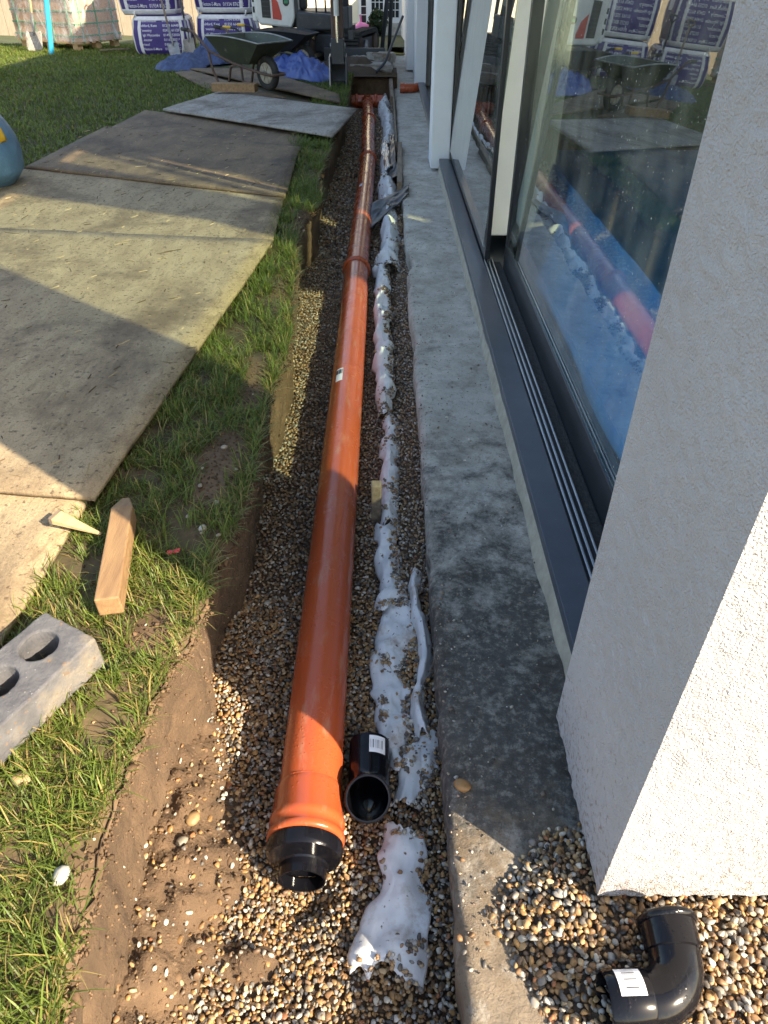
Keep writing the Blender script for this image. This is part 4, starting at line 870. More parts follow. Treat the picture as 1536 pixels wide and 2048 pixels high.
# chunky concrete brick with three round holes
def brick():
    t = thing('holed_brick', 'grey concrete brick with three round holes lying on the grass', 'brick', (-.80, .96, .0))
    Lb, Wb, Hb = .36, .165, .098; bm = bmesh.new(); n = 28
    holes = [(-.122 + i * .112, .014, .041) for i in range(3)]
    # top face with holes via triangle fill
    def loop(pts, z): 
        vs = [bm.verts.new((x, y, z)) for x, y in pts]; return vs
    rect = []
    for a, b in (((-.5, -.5), (.5, -.5)), ((.5, -.5), (.5, .5)), ((.5, .5), (-.5, .5)), ((-.5, .5), (-.5, -.5))):
        for k in range(12):
            u = k / 12; x = (a[0] + (b[0] - a[0]) * u) * Lb; y = (a[1] + (b[1] - a[1]) * u) * Wb
            rect.append((x + .004 * (float(vn(x * 60, y * 60, 3)) - .5), y + .005 * (float(vn(x * 60, y * 60, 9)) - .5)))
    hl = [[(hx + hr * 1.05 * (1 + .07 * (float(vn(k * .8, hx * 30, 2)) - .5)) * math.cos(2 * math.pi * k / n), hy + hr * math.sin(2 * math.pi * k / n) * (1 + .08 * (float(vn(k * .9, hx * 40, 5)) - .5))) for k in range(n)] for hx, hy, hr in holes]
    tops = [loop(rect, Hb)] + [loop(h, Hb) for h in hl]; bots = [loop(rect, 0)] + [loop([(x * .5 + y * 0 + (holes[i][0]) * .5, y) for x, y in h] if False else h, 0) for i, h in enumerate(hl)]
    for tp, bt in zip(tops, bots):
        for i in range(len(tp)):
            j = (i + 1) % len(tp); bm.faces.new((bt[i], bt[j], tp[j], tp[i]))
    for S in (tops, bots):
        es = []
        for lp in S:
            for i in range(len(lp)):
                e = bm.edges.get((lp[i], lp[(i + 1) % len(lp)])); es.append(e)
        bmesh.ops.triangle_fill(bm, use_beauty=True, use_dissolve=False, edges=es)
    bmesh.ops.recalc_face_normals(bm, faces=bm.faces)
    me = bpy.data.meshes.new('block'); bm.to_mesh(me); bm.free(); o = bpy.data.objects.new('block', me); COL.objects.link(o); o.parent = t
    mt, tt, p = new_mat('brick_concrete')
    col = ramp(tt, tnoise(tt, 12, 7, .65), [(.3, (.065, .064, .072)), (.7, (.135, .132, .138))])
    f = ramp(tt, tnoise(tt, 5, 6, .6), [(.54, (0, 0, 0)), (.68, (.75, .75, .75))]); col = mixc(tt, f, col, (.26, .215, .15))
    tc = N(tt, 'ShaderNodeTexCoord'); v = N(tt, 'ShaderNodeTexVoronoi'); v.inputs['Scale'].default_value = 62; tt.links.new(tc.outputs['Object'], v.inputs['Vector'])
    f = ramp(tt, v.outputs['Distance'], [(.22, (1, 1, 1)), (.30, (0, 0, 0))]); k = ramp(tt, tnoise(tt, 20, 3), [(.55, (0, 0, 0)), (.6, (1, 1, 1))])
    mm = N(tt, 'ShaderNodeMath', operation='MULTIPLY'); tt.links.new(f, mm.inputs[0]); tt.links.new(k, mm.inputs[1]); col = mixc(tt, mm.outputs[0], col, (.16, .11, .075))
    f = ramp(tt, tnoise(tt, 110, 3, .5), [(.68, (0, 0, 0)), (.74, (.7, .7, .7))]); col = mixc(tt, f, col, (.38, .37, .35))
    tt.links.new(col, p.inputs['Base Color']); p.inputs['Roughness'].default_value = .9
    bump(tt, p, tnoise(tt, 55, 7, .7), .7, .008); me.materials.append(mt)
    bv = o.modifiers.new('bevel', 'BEVEL'); bv.width = .005; bv.segments = 2; bv.limit_method = 'ANGLE'; bv.angle_limit = R(50)
    return t
b = brick(); b.rotation_euler = (R(2), R(-2), R(62)); b.location = (-.825, .975, .018)
# stones and a red scrap among the grass
def stone(label, loc, r, colr, nm='loose_stone'):
    V0, F0 = IC2; s = 1 + (fbm(V0[:, 0] * 1.4 + loc[0] * 99, V0[:, 1] * 1.4, V0[:, 2] * 1.4 + loc[1] * 77, 3) - .5) * .7
    o = np_mesh(nm, V0 * s[:, None] * np.array([1.3, .95, .65]) * r, F0, 'pebble', np.repeat(np.array([colr]), len(V0), 0)); o.location = loc; o.rotation_euler = (0, 0, loc[0] * 50)
    return tag(o, label, 'stone', 'loose stones')
stone('pale loose stone in the grass near the bottom of the trench bank', (-.60, .605, .012), .016, (.40, .37, .32))
stone('tan pebble against the underside of the holed brick', (-.755, .80, .012), .017, (.36, .24, .12))
stone('round brown pebble set in the slumped soil', (-.478, .90, -.335), .017, (.30, .19, .09))
stone('grey pebble set in the clay below the trench lip', (-.49, .84, -.33), .013, (.22, .19, .15))
stone('white flint on the bare soil of the verge', (-.545, 1.62, .01), .011, (.48, .46, .42))
stone('brown pebble sitting alone on the near slab', (.185, .90, -.185), .016, (.30, .16, .06))
for k in range(9):
    y = 1.55 + .9 * random.random(); x = -.62 + .15 * random.random()
    stone('pale stone on the bare soil between grass and trench', (x, y, .006), .005 + .005 * random.random(), (.33, .27, .20))
flap('red_scrap', 'tiny red scrap on the bare soil near the stake', [(-.62, 1.49, .02), (-.585, 1.50, .02), (-.585, 1.515, .018), (-.62, 1.505, .018)], 'dig_red', 'scrap', 2, .008)

# ------------------------------------------------------------------ wheelbarrows
def wheelbarrow(label, loc, rz, tray_mat, frame_mat, grip_mat, load=False):
    t = thing('wheelbarrow', label, 'wheelbarrow', loc, rz)          # local: wheel at origin, handles towards -x
    wh = MB(); ringc = [(.20 * math.cos(a) * .78, 0, .205 + .20 * math.sin(a) * .78) for a in np.linspace(0, 2 * math.pi, 33)[:-1]]
    ringc = [(.158 * math.cos(a), 0, .205 + .158 * math.sin(a)) for a in np.linspace(0, 2 * math.pi, 33)[:-1]]
    wheel = wh.tube(ringc, .047, 12, closed=True).build('wheel', 'black_rubber', t, smooth=True)
    m = MB(); m.tube([(0, -.042, .205), (0, -.035, .205), (0, .035, .205), (0, .042, .205)], [.112, .122, .122, .112], 28); m.build('rim', 'rim', wheel, smooth=True, auto=30)
    MB().tube([(0, -.06, .205), (0, .06, .205)], .03, 16).build('hub', 'steel_grey', wheel, smooth=True, auto=30)
    for k in range(6):
        a = k * math.pi / 3; MB().tube([(.03 * math.cos(a), -.046, .205 + .03 * math.sin(a)), (.105 * math.cos(a), -.046, .205 + .105 * math.sin(a))], .010, 8).build('spoke', 'rim', wheel)
    for s in (-1, 1):
        MB().tube([(.20, s * .12, .20), (0, s * .12, .215), (-.45, s * .20, .30), (-.85, s * .27, .42), (-1.08, s * .28, .58), (-1.16, s * .28, .63), (-1.36, s * .28, .645)], .017, 10).build('side_tube', frame_mat, t, smooth=True)
        MB().tube([(-1.25, s * .28, .640), (-1.40, s * .28, .648)], .024, 10).build('grip', grip_mat, t, smooth=True)
        MB().tube([(-.40, s * .195, .29), (-.52, s * .20, .26), (-.60, s * .205, .04), (-.66, s * .205, .02), (-.80, s * .21, .03), (-.86, s * .25, .20), (-.88, s * .27, .43)], .017, 10).build('leg', frame_mat, t, smooth=True)
    MB().tube([(.20, -.12, .20), (.215, -.09, .20), (.215, .09, .20), (.20, .12, .20)], .017, 10).build('nose_bar', frame_mat, t, smooth=True)
    # tray: lofted open tub
    bot = [(-.20, .19), (-.72, .22)]; rim_ = dict(f=(.20, .30), b=(-1.02, .36))
    def ring_(k):
        xf = -.20 + .40 * k; xb = -.62 - .20 * k; wf = .15 + .15 * k; wb = .20 + .14 * k; zf = .30 + .26 * k + .0 * k; zb2 = .30 + .30 * k
        pts = []
        for i in range(7): u = i / 6; pts.append((xf, -wf + 2 * wf * u, zf))
        for i in range(1, 10): u = i / 10; pts.append((xf + (xb - xf) * u, wf + (wb - wf) * u + .03 * k * math.sin(math.pi * u), zf + (zb2 - zf) * u + .03 * k * math.sin(math.pi * u)))
        for i in range(7): u = i / 6; pts.append((xb, wb - 2 * wb * u, zb2))
        for i in range(1, 10): u = i / 10; pts.append((xb + (xf - xb) * u, -(wb + (wf - wb) * u + .03 * k * math.sin(math.pi * u)), zb2 + (zf - zb2) * u + .03 * k * math.sin(math.pi * u)))
        return pts
    m = MB(); ks = [0, .12, .35, .6, .8, 1]; rings = [ring_(k) for k in ks]; n = len(rings[0])
    m.add([p for q in rings for p in q], [(i * n + k, i * n + (k + 1) % n, (i + 1) * n + (k + 1) % n, (i + 1) * n + k) for i in range(len(ks) - 1) for k in range(n)] + [tuple(range(n - 1, -1, -1))])
    m.build('tray', tray_mat, t, smooth=True, solid=.006, auto=40)
    MB().tube(rings[-1], .010, 8, closed=True).build('tray_rim', 'steel_grey' if not load else tray_mat, t, smooth=True)
    if load:
        V = []; rr_ = ring_(.9); c = (-.42, 0, .66); g_ = []
        for q in range(9):
            u = q / 8; g_.append([tuple(a + (b_ - a) * u + (.02 * (float(fbm(a * 20 + u * 9, b_ * 5, q, 3)) - .5) if 0 < q else 0) for a, b_ in zip(p, c)) for p in rr_ + rr_[:1]])
        MB().sheet(g_).build('soil_load', 'soil_dark', t, smooth=True)
    return t
wheelbarrow('empty green wheelbarrow with rusty frame standing on plywood', (-1.43, 10.12, .052), math.atan2(-.9, 1.02), 'barrow', 'rust', 'black_rubber').scale = (.92, .92, .92)
wheelbarrow('black wheelbarrow with yellow grips heaped with soil', (-1.22, 12.62, .0), math.atan2(-.38, 1.2), 'barrow_black', 'barrow_black', 'yellow', True).scale = (.84, .84, .84)
plank('timber_block', 'short timber block lying on the grey plywood by the wheelbarrow legs', (-2.06, 9.82, .135), (-1.53, 9.74, .135), .14, .085, 'timber')

# ------------------------------------------------------------------ tarpaulins
def crumple(name, label, cx, cy, rx, ry, h, mat, seed, cat='tarpaulin', rz=0, z0=0):
    n = 44; g_ = []
    for i in range(n):
        row = []
        for j in range(n):
            u, v = i / (n - 1) * 2 - 1, j / (n - 1) * 2 - 1
            d = math.hypot(u, v) / math.sqrt(max(u * u, v * v) + max(min(u * u, v * v), 1e-6) + 1e-9) if False else max(abs(u), abs(v))
            a = math.atan2(v, u); rag = 1 + .35 * (float(fbm(math.cos(a) * 1.5 + 3, math.sin(a) * 1.5 + 3, seed, 3)) - .5) * 2
            r = d * rag; x, y = r * math.cos(a), r * math.sin(a)
            fold = .6 * (1 - abs(2 * float(vn(x * 3.2 + y * 1.1, y * 3.8 - x, seed)) - 1)) ** 2 + .5 * (1 - abs(2 * float(vn(x * 7 - y * 3, y * 6 + x * 2, seed + 5)) - 1)) ** 3
            z = h * max(0, 1 - d ** 1.5) * (.35 + .9 * float(fbm(x * 1.6, y * 1.6, seed + 1, 2))) + .32 * h * fold * (1 - d ** 4) + .008
            row.append((x * rx, y * ry, z))
        g_.append(row)
    o = MB().sheet(g_).build(name, mat, smooth=True, solid=.003); o.location = (cx, cy, z0); o.rotation_euler = (0, 0, rz); return tag(o, label, cat)
crumple('tarpaulin', 'bright blue tarpaulin heaped in front of the digger bucket', -1.25, 12.1, .34, .95, .30, 'tarp', 4, rz=R(28))
crumple('crumpled_cloth', 'dull blue cloth crumpled on the grass below the leaning spades', -3.2, 13.15, .40, .70, .17, 'tarp_dull', 9, 'cloth')
crumple('crumpled_cloth', 'dull blue bundle at the foot of the second purple bag', -2.85, 13.75, .38, .5, .30, 'tarp_dull', 14, 'cloth')

# ------------------------------------------------------------------ bulk bags
def text_mesh(s, size, mat, parent, loc, rot, name='lettering', align='LEFT', off=0):
    cu = bpy.data.curves.new('txt', 'FONT'); cu.body = s; cu.size = size; cu.align_x = align; cu.resolution_u = 2; cu.offset = off
    tmp = bpy.data.objects.new('txt', cu); COL.objects.link(tmp)
    dg = bpy.context.evaluated_depsgraph_get(); me = bpy.data.meshes.new_from_object(tmp.evaluated_get(dg))
    bpy.data.objects.remove(tmp); bpy.data.curves.remove(cu)
    o = bpy.data.objects.new(name, me); COL.objects.link(o); me.materials.clear(); me.materials.append(MAT[mat]); o.parent = parent; o.location = loc; o.rotation_euler = rot; return o
ROWS = [('Kidderminster', '01384 636300'), ('Ashford, Kent', '01233 664481'), ('Coventry', '02476 611203'), ('High Wycombe', '01494 530500'), ('Leicester', '01162 302112'), ('Bristol', '01275 831721'), ('Weston-S-Mare', '01934 876222')]
def bulk_bag(label, loc, rz, W, D, Hh, seed, top=False):
    t = thing('bulk_bag', label, 'bulk bag', loc, rz, 'purple bulk bags stacked two high')
    nz, na = 22, 64; lean = .05 * (random.random() - .5)
    def surf(a, k, push=0.0):
        ca, sa = math.cos(a), math.sin(a); e = 4.5; r = 1 / (abs(ca) ** e + abs(sa) ** e) ** (1 / e)
        bul = 1 + .07 * math.sin(math.pi * min(k * 1.05, 1)) - .10 * (k > .88) * (k - .88) / .12 - .05 * max(0, .1 - k) / .1
        x, y = r * ca * W / 2 * bul, r * sa * D / 2 * bul
        ww = .035 * (float(fbm(ca * 2 + 5, sa * 2 + 5 + k * 3, seed, 3)) - .5)
        n_ = Vector((ca, sa, 0)); p = Vector((x, y, k * Hh)) + n_ * (ww + push); p.x += lean * k; return p
    bm_ = MB(); g_ = [[surf(2 * math.pi * j / na, i / nz) for j in range(na + 1)] for i in range(nz + 1)]
    body = bm_.sheet(g_)
    cap = [surf(2 * math.pi * j / na, 1) for j in range(na)]; b0 = len(bm_.v)
    capc = Vector((lean, 0, Hh + .02)); inner = [capc + (p - capc) * .5 + Vector((0, 0, .03 * float(vn(p.x * 5, p.y * 5, seed)))) for p in cap]
    bm_.add(cap + inner + [capc], [(j, (j + 1) % na, na + (j + 1) % na, na + j) for j in range(na)] + [(na + j, na + (j + 1) % na, 2 * na) for j in range(na)])
    bm_.build('sack', 'bag', t, smooth=True)
    # white webbing: two straps per visible corner, collar band
    for a0 in (-math.pi / 2 - .63, -math.pi / 2 + .63, -math.pi / 2 - .90, -math.pi / 2 + .90):
        m = MB(); m.sheet([[surf(a0 + d, k, .006) for d in (-.045, -.015, .015, .045)] for k in np.linspace(.0, .97, 24)]); m.build('webbing', 'bag_white', t, smooth=True, solid=.004)
    m = MB(); m.sheet([[surf(2 * math.pi * j / na, k, .004 + .016 * float(vn(j * .6, k * 9, seed))) for j in range(na + 1)] for k in ((.90, .94, .98, 1.0) if not top else (.0, .035, .07, .10))]); m.build('collar', 'bag_white', t, smooth=True, solid=.003)
    if top:
        m = MB(); m.sheet([[surf(2 * math.pi * j / na, k, .004 + .02 * float(vn(j * .5, k * 9, seed + 2))) for j in range(na + 1)] for k in (.90, .95, 1.0)]); m.build('collar', 'bag_white', t, smooth=True, solid=.003)
    for sx in (-1, 1):
        m = MB(); base = surf(-math.pi / 2 + sx * .8, .97)
        m.tube([base, base + Vector((sx * .03, -.02, .06)), base + Vector((sx * .01, .05, .10)), base + Vector((-sx * .03, .12, .05))], .016, 8).build('lifting_loop', 'bag_white', t, smooth=True)
    # print on the front
    n = len(ROWS); z_hi, z_lo = Hh * .86, Hh * .13
    for i, (a_, b_) in enumerate(ROWS):
        z = z_hi + (z_lo - z_hi) * i / (n - 1); k = z / Hh; sz = (z_hi - z_lo) / n * .98
        for s, x, al in ((a_, -W * .36, 'LEFT'), (b_, W * .045, 'LEFT')):
            o = text_mesh(s, sz * .92, 'ink_white', t, (0, 0, 0), (0, 0, 0), off=.0005)
            me = o.data; wmax = max(v.co.x for v in me.vertices); sc = min(1.0, (W * .36) / wmax) if wmax > 0 else 1
            for v in me.vertices:
                X = x + v.co.x * sc; kk = (z + v.co.y) / Hh
                r = -math.pi / 2 + math.atan2(X, D / 2) ; p = surf(r, kk, .007); v.co = (X + lean * kk, p.y, z + v.co.y)
    # side print panel
    for sx in (-1, 1):
        a0 = math.pi if sx < 0 else 0
        MB().sheet([[surf(a0 + d, k, .006) for d in np.linspace(-.22, .22, 6)] for k in np.linspace(.62, .82, 5)]).build('side_print', 'ink_white', t, smooth=True)
    return t
bulk_bag('lower purple bulk bag behind the two leaning spades', (-3.98, 15.32, 0), R(7), .98, .92, .56, 3)
bulk_bag('lower purple bulk bag behind the green wheelbarrow handles', (-2.80, 15.42, 0), R(-3), .98, .92, .58, 8)
bulk_bag('upper purple bulk bag catching the sun over the leaning spades', (-4.12, 15.40, .575), R(3), .98, .94, .82, 12, True)
bulk_bag('upper purple bulk bag in shade over the wheelbarrow handles', (-2.80, 15.48, .60), R(-4), .98, .94, .80, 17, True)

# ------------------------------------------------------------------ spades, pole, pallets
def spade(label, foot, top, mat_b, square=True, bw=.19, bh=.27, shaft='timber_grey'):
    foot, top = Vector(foot), Vector(top); t = thing('spade', label, 'spade', foot, 0, 'spades leaning on the stacks'); ax = (top - foot).normalized(); L = (top - foot).length
    sd = Vector((1, 0, 0)) - ax * ax.x; sd.normalize(); nn = sd.cross(ax).normalized()
    g_ = []
    for i in range(9):
        row = []; u = i / 8
        for j in range(9):
            v = j / 8 * 2 - 1; wv = bw / 2 * (.93 + .07 * u) * (1 if u < .85 else 1 - (u - .85) * .8)
            row.append(ax * (bh * u) + sd * v * wv + nn * (.028 * (v * v) - .01 * u))
        g_.append(row)
    MB().sheet(g_).build('blade', mat_b, t, smooth=True, solid=.004)
    MB().tube([ax * (bh * .8), ax * (bh + .06), ax * (bh + .30)], [.010, .022, .019], 10).build('neck', 'steel_grey', t, smooth=True)
    MB().tube([ax * (bh + .25), ax * (L - .12)], .017, 10).build('shaft', shaft, t, smooth=True)
    c = ax * (L - .12); MB().tube([c, c + ax * .10 - sd * .07, c + ax * .13 - sd * .05, c + ax * .13 + sd * .05, c + ax * .10 + sd * .07, c], .013, 8).build('handle', shaft, t, smooth=True)
    return t
spade('spade with a clean pale square blade leaning on the purple bags', (-3.53, 14.15, .02), (-3.84, 14.86, .98), 'steel_grey', shaft='timber_grey')
spade('dark shafted shovel with a muddy blade leaning on the purple bags', (-3.33, 14.42, .02), (-3.50, 14.84, 1.02), 'rubble', shaft='dig_dark')
spade('shovel with a wide dusty blade leaning on the wrapped pallet', (-6.38, 15.32, .02), (-6.42, 15.95, 1.25), 'rubble', bw=.30, bh=.32, shaft='timber_pale')
o = MB().tube([(0, 0, 0), (.26, 0, 1.5)], .045, 16).build('blue_post', 'blue_pole', smooth=True, auto=40); o.location = (-5.98, 15.0, -.02); tag(o, 'bright blue post standing on the lawn before the wrapped pallet', 'post')
def pallet(label, loc, rz, Wx, Dy, Hh, text=True):
    t = thing('wrapped_pallet', label, 'pallet', loc, rz)
    for x in (-Wx * .42, 0, Wx * .42):
        for y in (-Dy * .42, 0, Dy * .42): MB().box((x, y, .05), (.14, .12, .10)).build('block', 'timber_pale', t, bevel=.004)
    for k in range(7): MB().box((0, -Dy / 2 + .05 + k * (Dy - .1) / 6, .112), (Wx, .10, .022)).build('deck_board', 'timber_pale', t)
    g_ = []
    nl = 4; lh = (Hh - .125) / nl
    for k in range(nl):
        nb = 8
        for i in range(nb): MB().box((-Wx / 2 + (i + .5) * Wx / nb, 0, .125 + lh * (k + .5)), (Wx / nb - .004, Dy - .02, lh - .004)).build('pack', 'card', t, bevel=.004)
    for z in np.linspace(.22, Hh - .06, 5): MB().box((0, 0, z), (Wx + .016, Dy + .0, .022)).build('strap', 'strap', t)
    for x in np.linspace(-Wx * .42, Wx * .42, 4): MB().box((x, 0, .125 + (Hh - .125) / 2), (.022, Dy + .008, Hh - .115)).build('strap', 'strap', t)
    for y in np.linspace(-Dy * .36, Dy * .36, 3): MB().box((0, y, .125 + (Hh - .125) / 2), (Wx + .02, .022, Hh - .112)).build('strap', 'strap', t)
    n = 60; ring = []
    for i in range(14):
        z = .13 + (Hh - .10) * i / 13; row = []
        for j in range(n + 1):
            a = 2 * math.pi * j / n; ca, sa = math.cos(a), math.sin(a); r = 1 / max(abs(ca), abs(sa)); pz = .022 + .03 * float(fbm(ca * 3 + 4, sa * 3 + z * 4, 3, 3)) + (.03 if i < 2 else 0)
            row.append((r * ca * Wx / 2 + ca * pz, r * sa * Dy / 2 + sa * pz, z))
        ring.append(row)
    MB().sheet(ring).build('clear_wrap', 'film', t, smooth=True)
    if text:
        for s, x in (('Bli', -Wx * .28), ('over', Wx * .10)): text_mesh(s, .13, 'ink_brown', t, (x, -Dy / 2 - .012, Hh * .58), (R(90), 0, 0))
    return t
pallet('pallet of paving packs in clear wrap with green straps, beside the purple bags', (-6.12, 16.42, 0), R(-31), 1.75, 1.05, 1.02)
pallet('second wrapped pallet of paving packs further from the bags, carton on top', (-8.2, 15.6, 0), R(-20), 1.5, 1.1, .95, False)
cb = thing('carton', 'open brown cardboard carton standing on the wrapped pallet', 'carton', (-8.2, 15.6, .96), R(-15))
MB().box((0, 0, .24), (.9, .6, .48)).build('box', 'card', cb, bevel=.005); MB().box((.12, -.302, .18), (.2, .004, .12)).build('sticker', 'label', cb)
MB().box((-.15, -.305, .36), (.10, .004, .05)).build('hand_hole', 'ink_black', cb); MB().box((0, -.42, .475), (.9, .25, .006), Matrix.Rotation(R(14), 3, 'X')).build('flap', 'card', cb)
# splintered timber offcuts by the pallet corner
for k in range(5):
    plank('timber_offcut', 'splintered offcut lying at the wrapped pallet corner', (-5.2 + .09 * k, 15.35 + .05 * k, .03), (-5.0 + .08 * k, 15.15 + .06 * k, .05), .05, .02, 'timber_grey', 'offcut', 'offcuts by the pallet')

# blue sack with a yellow band on the boards
t = thing('rubble_sack', 'filled blue sack with a yellow band standing on the boards', 'sack', (-3.13, 5.62, .0)); nz, na = 26, 48
def sk(a, k, push=0):
    r = (.42 + .06 * math.sin(math.pi * min(1, k * 1.3)) - .22 * k ** 2.2 - .07 * max(0, .12 - k) / .12) ; w_ = .07 * (float(fbm(math.cos(a) * 2 + 4, math.sin(a) * 2 + 4 + k * 2.5, 3, 3)) - .5)
    return Vector(((r + w_ + push) * math.cos(a), (r * .9 + w_ + push) * math.sin(a), .03 + k * .72))
g_ = [[sk(2 * math.pi * j / na, i / nz) for j in range(na + 1)] for i in range(nz + 1)]
m = MB().sheet(g_); m.add([sk(2 * math.pi * j / na, 1) for j in range(na)], [tuple(range(na))]); m.build('sack', 'dust_bag', t, smooth=True)
MB().sheet([[sk(a0 + d, k, .008) for d in (-.10, -.05, 0, .05, .10)] for k, a0 in ((k, -.42 + .38 * k) for k in np.linspace(.42, 1.0, 14))]).build('yellow_band', 'bag_yellow', t, smooth=True, solid=.004)
MB().sheet([[sk(a0 + d, k, .006) for d in (-.12, 0, .12)] for k, a0 in ((k, -1.0 + .5 * k) for k in np.linspace(.35, .75, 8))]).build('pale_print', 'label', t, smooth=True)
# brown rubber strap loop on the grass by the pallet
MB_ = MB().tube([(-.35, 0, .15), (-.1, -.02, .20), (.1, 0, .14), (.16, .02, .05), (.05, .03, .01), (-.3, .02, .02)], .02, 8); o = MB_.build('rubber_hose', 'rust', smooth=True); o.location = (-7.55, 16.0, 0); tag(o, 'brown hose loop on the grass beside the wrapped pallet', 'hose')

# ------------------------------------------------------------------ digger
D = thing('mini_digger', 'white, red and dark grey mini digger with its bucket on the ground', 'digger', (-1.0, 14.25, 0), 0)
def loop_track(name, x, w_, L, Hh, yc, rz):
    o = bpy.data.objects.new(name, None); COL.objects.link(o); o.parent = D; o.location = (x, yc, 0); o.rotation_euler = (0, 0, rz)
    r = Hh / 2; pts = []
    for k in range(13): a = -math.pi / 2 - math.pi * k / 12; pts.append((0, -L / 2 + r + r * math.cos(a), r + r * math.sin(a)))
    for k in range(13): a = math.pi / 2 - math.pi * k / 12; pts.append((0, L / 2 - r + r * math.cos(a), r + r * math.sin(a)))
    m = MB(); P = [Vector(p) for p in pts]; n = len(P); vs = []
    for p in P: vs += [p + Vector((-w_ / 2, 0, 0)), p + Vector((w_ / 2, 0, 0))]
    c_ = Vector((0, 0, r)); 
    for p in P: q = c_ + Vector((0, p.y, p.z - r)) - Vector((0, math.copysign(.04, p.y) if abs(p.y) > L / 2 - r else 0, math.copysign(.04, p.z - r))); vs += [q + Vector((-w_ / 2, 0, 0)), q + Vector((w_ / 2, 0, 0))]
    fs = []
    for i in range(n):
        j = (i + 1) % n; a, b, c, d = 2 * i, 2 * i + 1, 2 * j + 1, 2 * j; A, B, C_, Dd = a + 2 * n, b + 2 * n, c + 2 * n, d + 2 * n
        fs += [(a, b, c, d), (Dd, C_, B, A), (a, d, Dd, A), (b, B, C_, c)]
    m.add(vs, fs); m.build('track_belt', 'black_rubber', o)
    per = []
    for i in range(n):
        a, b = P[i], P[(i + 1) % n]; seg = max(1, int((b - a).length / .085))
        for k in range(seg): per.append((a + (b - a) * (k / seg), b - a))
    for c, d in per:
        ang = math.atan2(d.z, d.y); MB().box(c, (w_ * .96, .035, .05), Matrix.Rotation(ang, 3, 'X')).build('track_lug', 'black_rubber', o)
    MB().box((0, 0, r), (w_ * .7, L - 2 * r, Hh * .55)).build('track_frame', 'dig_dark', o, bevel=.01)
    for y in (-L / 2 + r, L / 2 - r): MB().tube([(-w_ * .48, y, r), (w_ * .48, y, r)], r * .72, 20).build('track_wheel', 'rust', o, smooth=True, auto=30)
    return o
loop_track('track', -.18, .26, 1.35, .38, .0, R(-14)); loop_track('track', .62, .26, 1.35, .38, .22, R(-14))
def dp(mb, name, mat, **k): return mb.build(name, mat, D, **k)
dp(MB().box((.22, .1, .24), (.6, .8, .26), rotz(R(-14))), 'undercarriage', 'dig_dark', bevel=.02)
dp(MB().box((.53, -.88, .10), (.98, .05, .26), rotz(R(-4))), 'dozer_blade', 'dig_dark', bevel=.008)
for x in (.2, .7): dp(MB().tube([(x, -.2, .25), (x, -.86, .12)], .04, 10), 'blade_arm', 'dig_dark', smooth=True)
dp(MB().tube([(.2, .1, .36), (.2, .1, .48)], .32, 28), 'slew_ring', 'dig_dark', smooth=True, auto=30)
dp(MB().box((-.36, .36, .56), (1.0, 1.1, .22)), 'deck', 'dig_dark', bevel=.03)
# white engine cover on the side towards the bags
poly = [(-1.02, .50), (-.50, .46), (-.44, .60), (-.44, 1.25), (-1.06, 1.25), (-1.08, .62)]
def sidep(poly, y, th, name, mat, bevel=.012):
    m = MB(); n = len(poly); m.add([(x, y, z) for x, z in poly] + [(x, y + th, z) for x, z in poly], [tuple(range(n)), tuple(range(2 * n - 1, n - 1, -1))] + [(i, n + i, n + (i + 1) % n, (i + 1) % n) for i in range(n)])
    return dp(m, name, mat, bevel=bevel)
sidep(poly, -.38, 1.2, 'engine_cover', 'dig_white', .03)
sidep([(-.97, .60), (-.83, .59), (-.83, 1.1), (-.97, 1.1)], -.388, .01, 'grille', 'ink_black', .003)
for k in range(7): sidep([(-.965, .62 + k * .06), (-.835, .615 + k * .06), (-.835, .63 + k * .06), (-.965, .635 + k * .06)], -.392, .006, 'grille_slat', 'dig_dark', 0)
sidep([(-.80, .58), (-.66, .565), (-.655, .62), (-.70, .80), (-.80, .92), (-.80, .75)], -.386, .008, 'red_flash', 'dig_red', 0)
sidep([(-.62, .78), (-.59, .75), (-.55, .75), (-.52, .78), (-.52, .83), (-.55, .86), (-.59, .86), (-.62, .83)], -.386, .008, 'round_badge', 'ink_black', 0)
sidep([(-.60, .785), (-.54, .785), (-.54, .825), (-.60, .825)], -.390, .004, 'badge_centre', 'strap', 0)
sidep([(-1.14, .55), (-1.06, .52), (-1.06, 1.25), (-1.14, 1.25)], -.30, .9, 'counterweight', 'dig_white', .02)
for k in range(3): sidep([(-1.125, .66 + .14 * k), (-1.095, .66 + .14 * k), (-1.095, .74 + .14 * k), (-1.125, .74 + .14 * k)], -.306, .006, 'vent_slot', 'ink_black', 0)
sidep([(-.43, .42), (.30, .42), (.34, .62), (-.43, .68)], -.36, 1.1, 'cab_base', 'dig_dark', .03)
sidep([(-.40, .68), (-.28, .68), (-.28, 1.1), (-.40, 1.1)], .0, .3, 'seat', 'dig_dark', .04)
for x, y in ((-.42, -.33), (.32, -.33), (-.42, .7), (.32, .7)): dp(MB().box((x, y, 1.55), (.06, .06, 1.8)), 'cab_post', 'dig_dark', bevel=.008)
dp(MB().box((-.05, .18, 2.48), (.9, 1.2, .08)), 'cab_roof', 'dig_white', bevel=.03)
for x in (-.1, .05): dp(MB().tube([(x, -.25, .66), (x, -.3, .95)], .014, 8), 'lever', 'dig_dark', smooth=True)
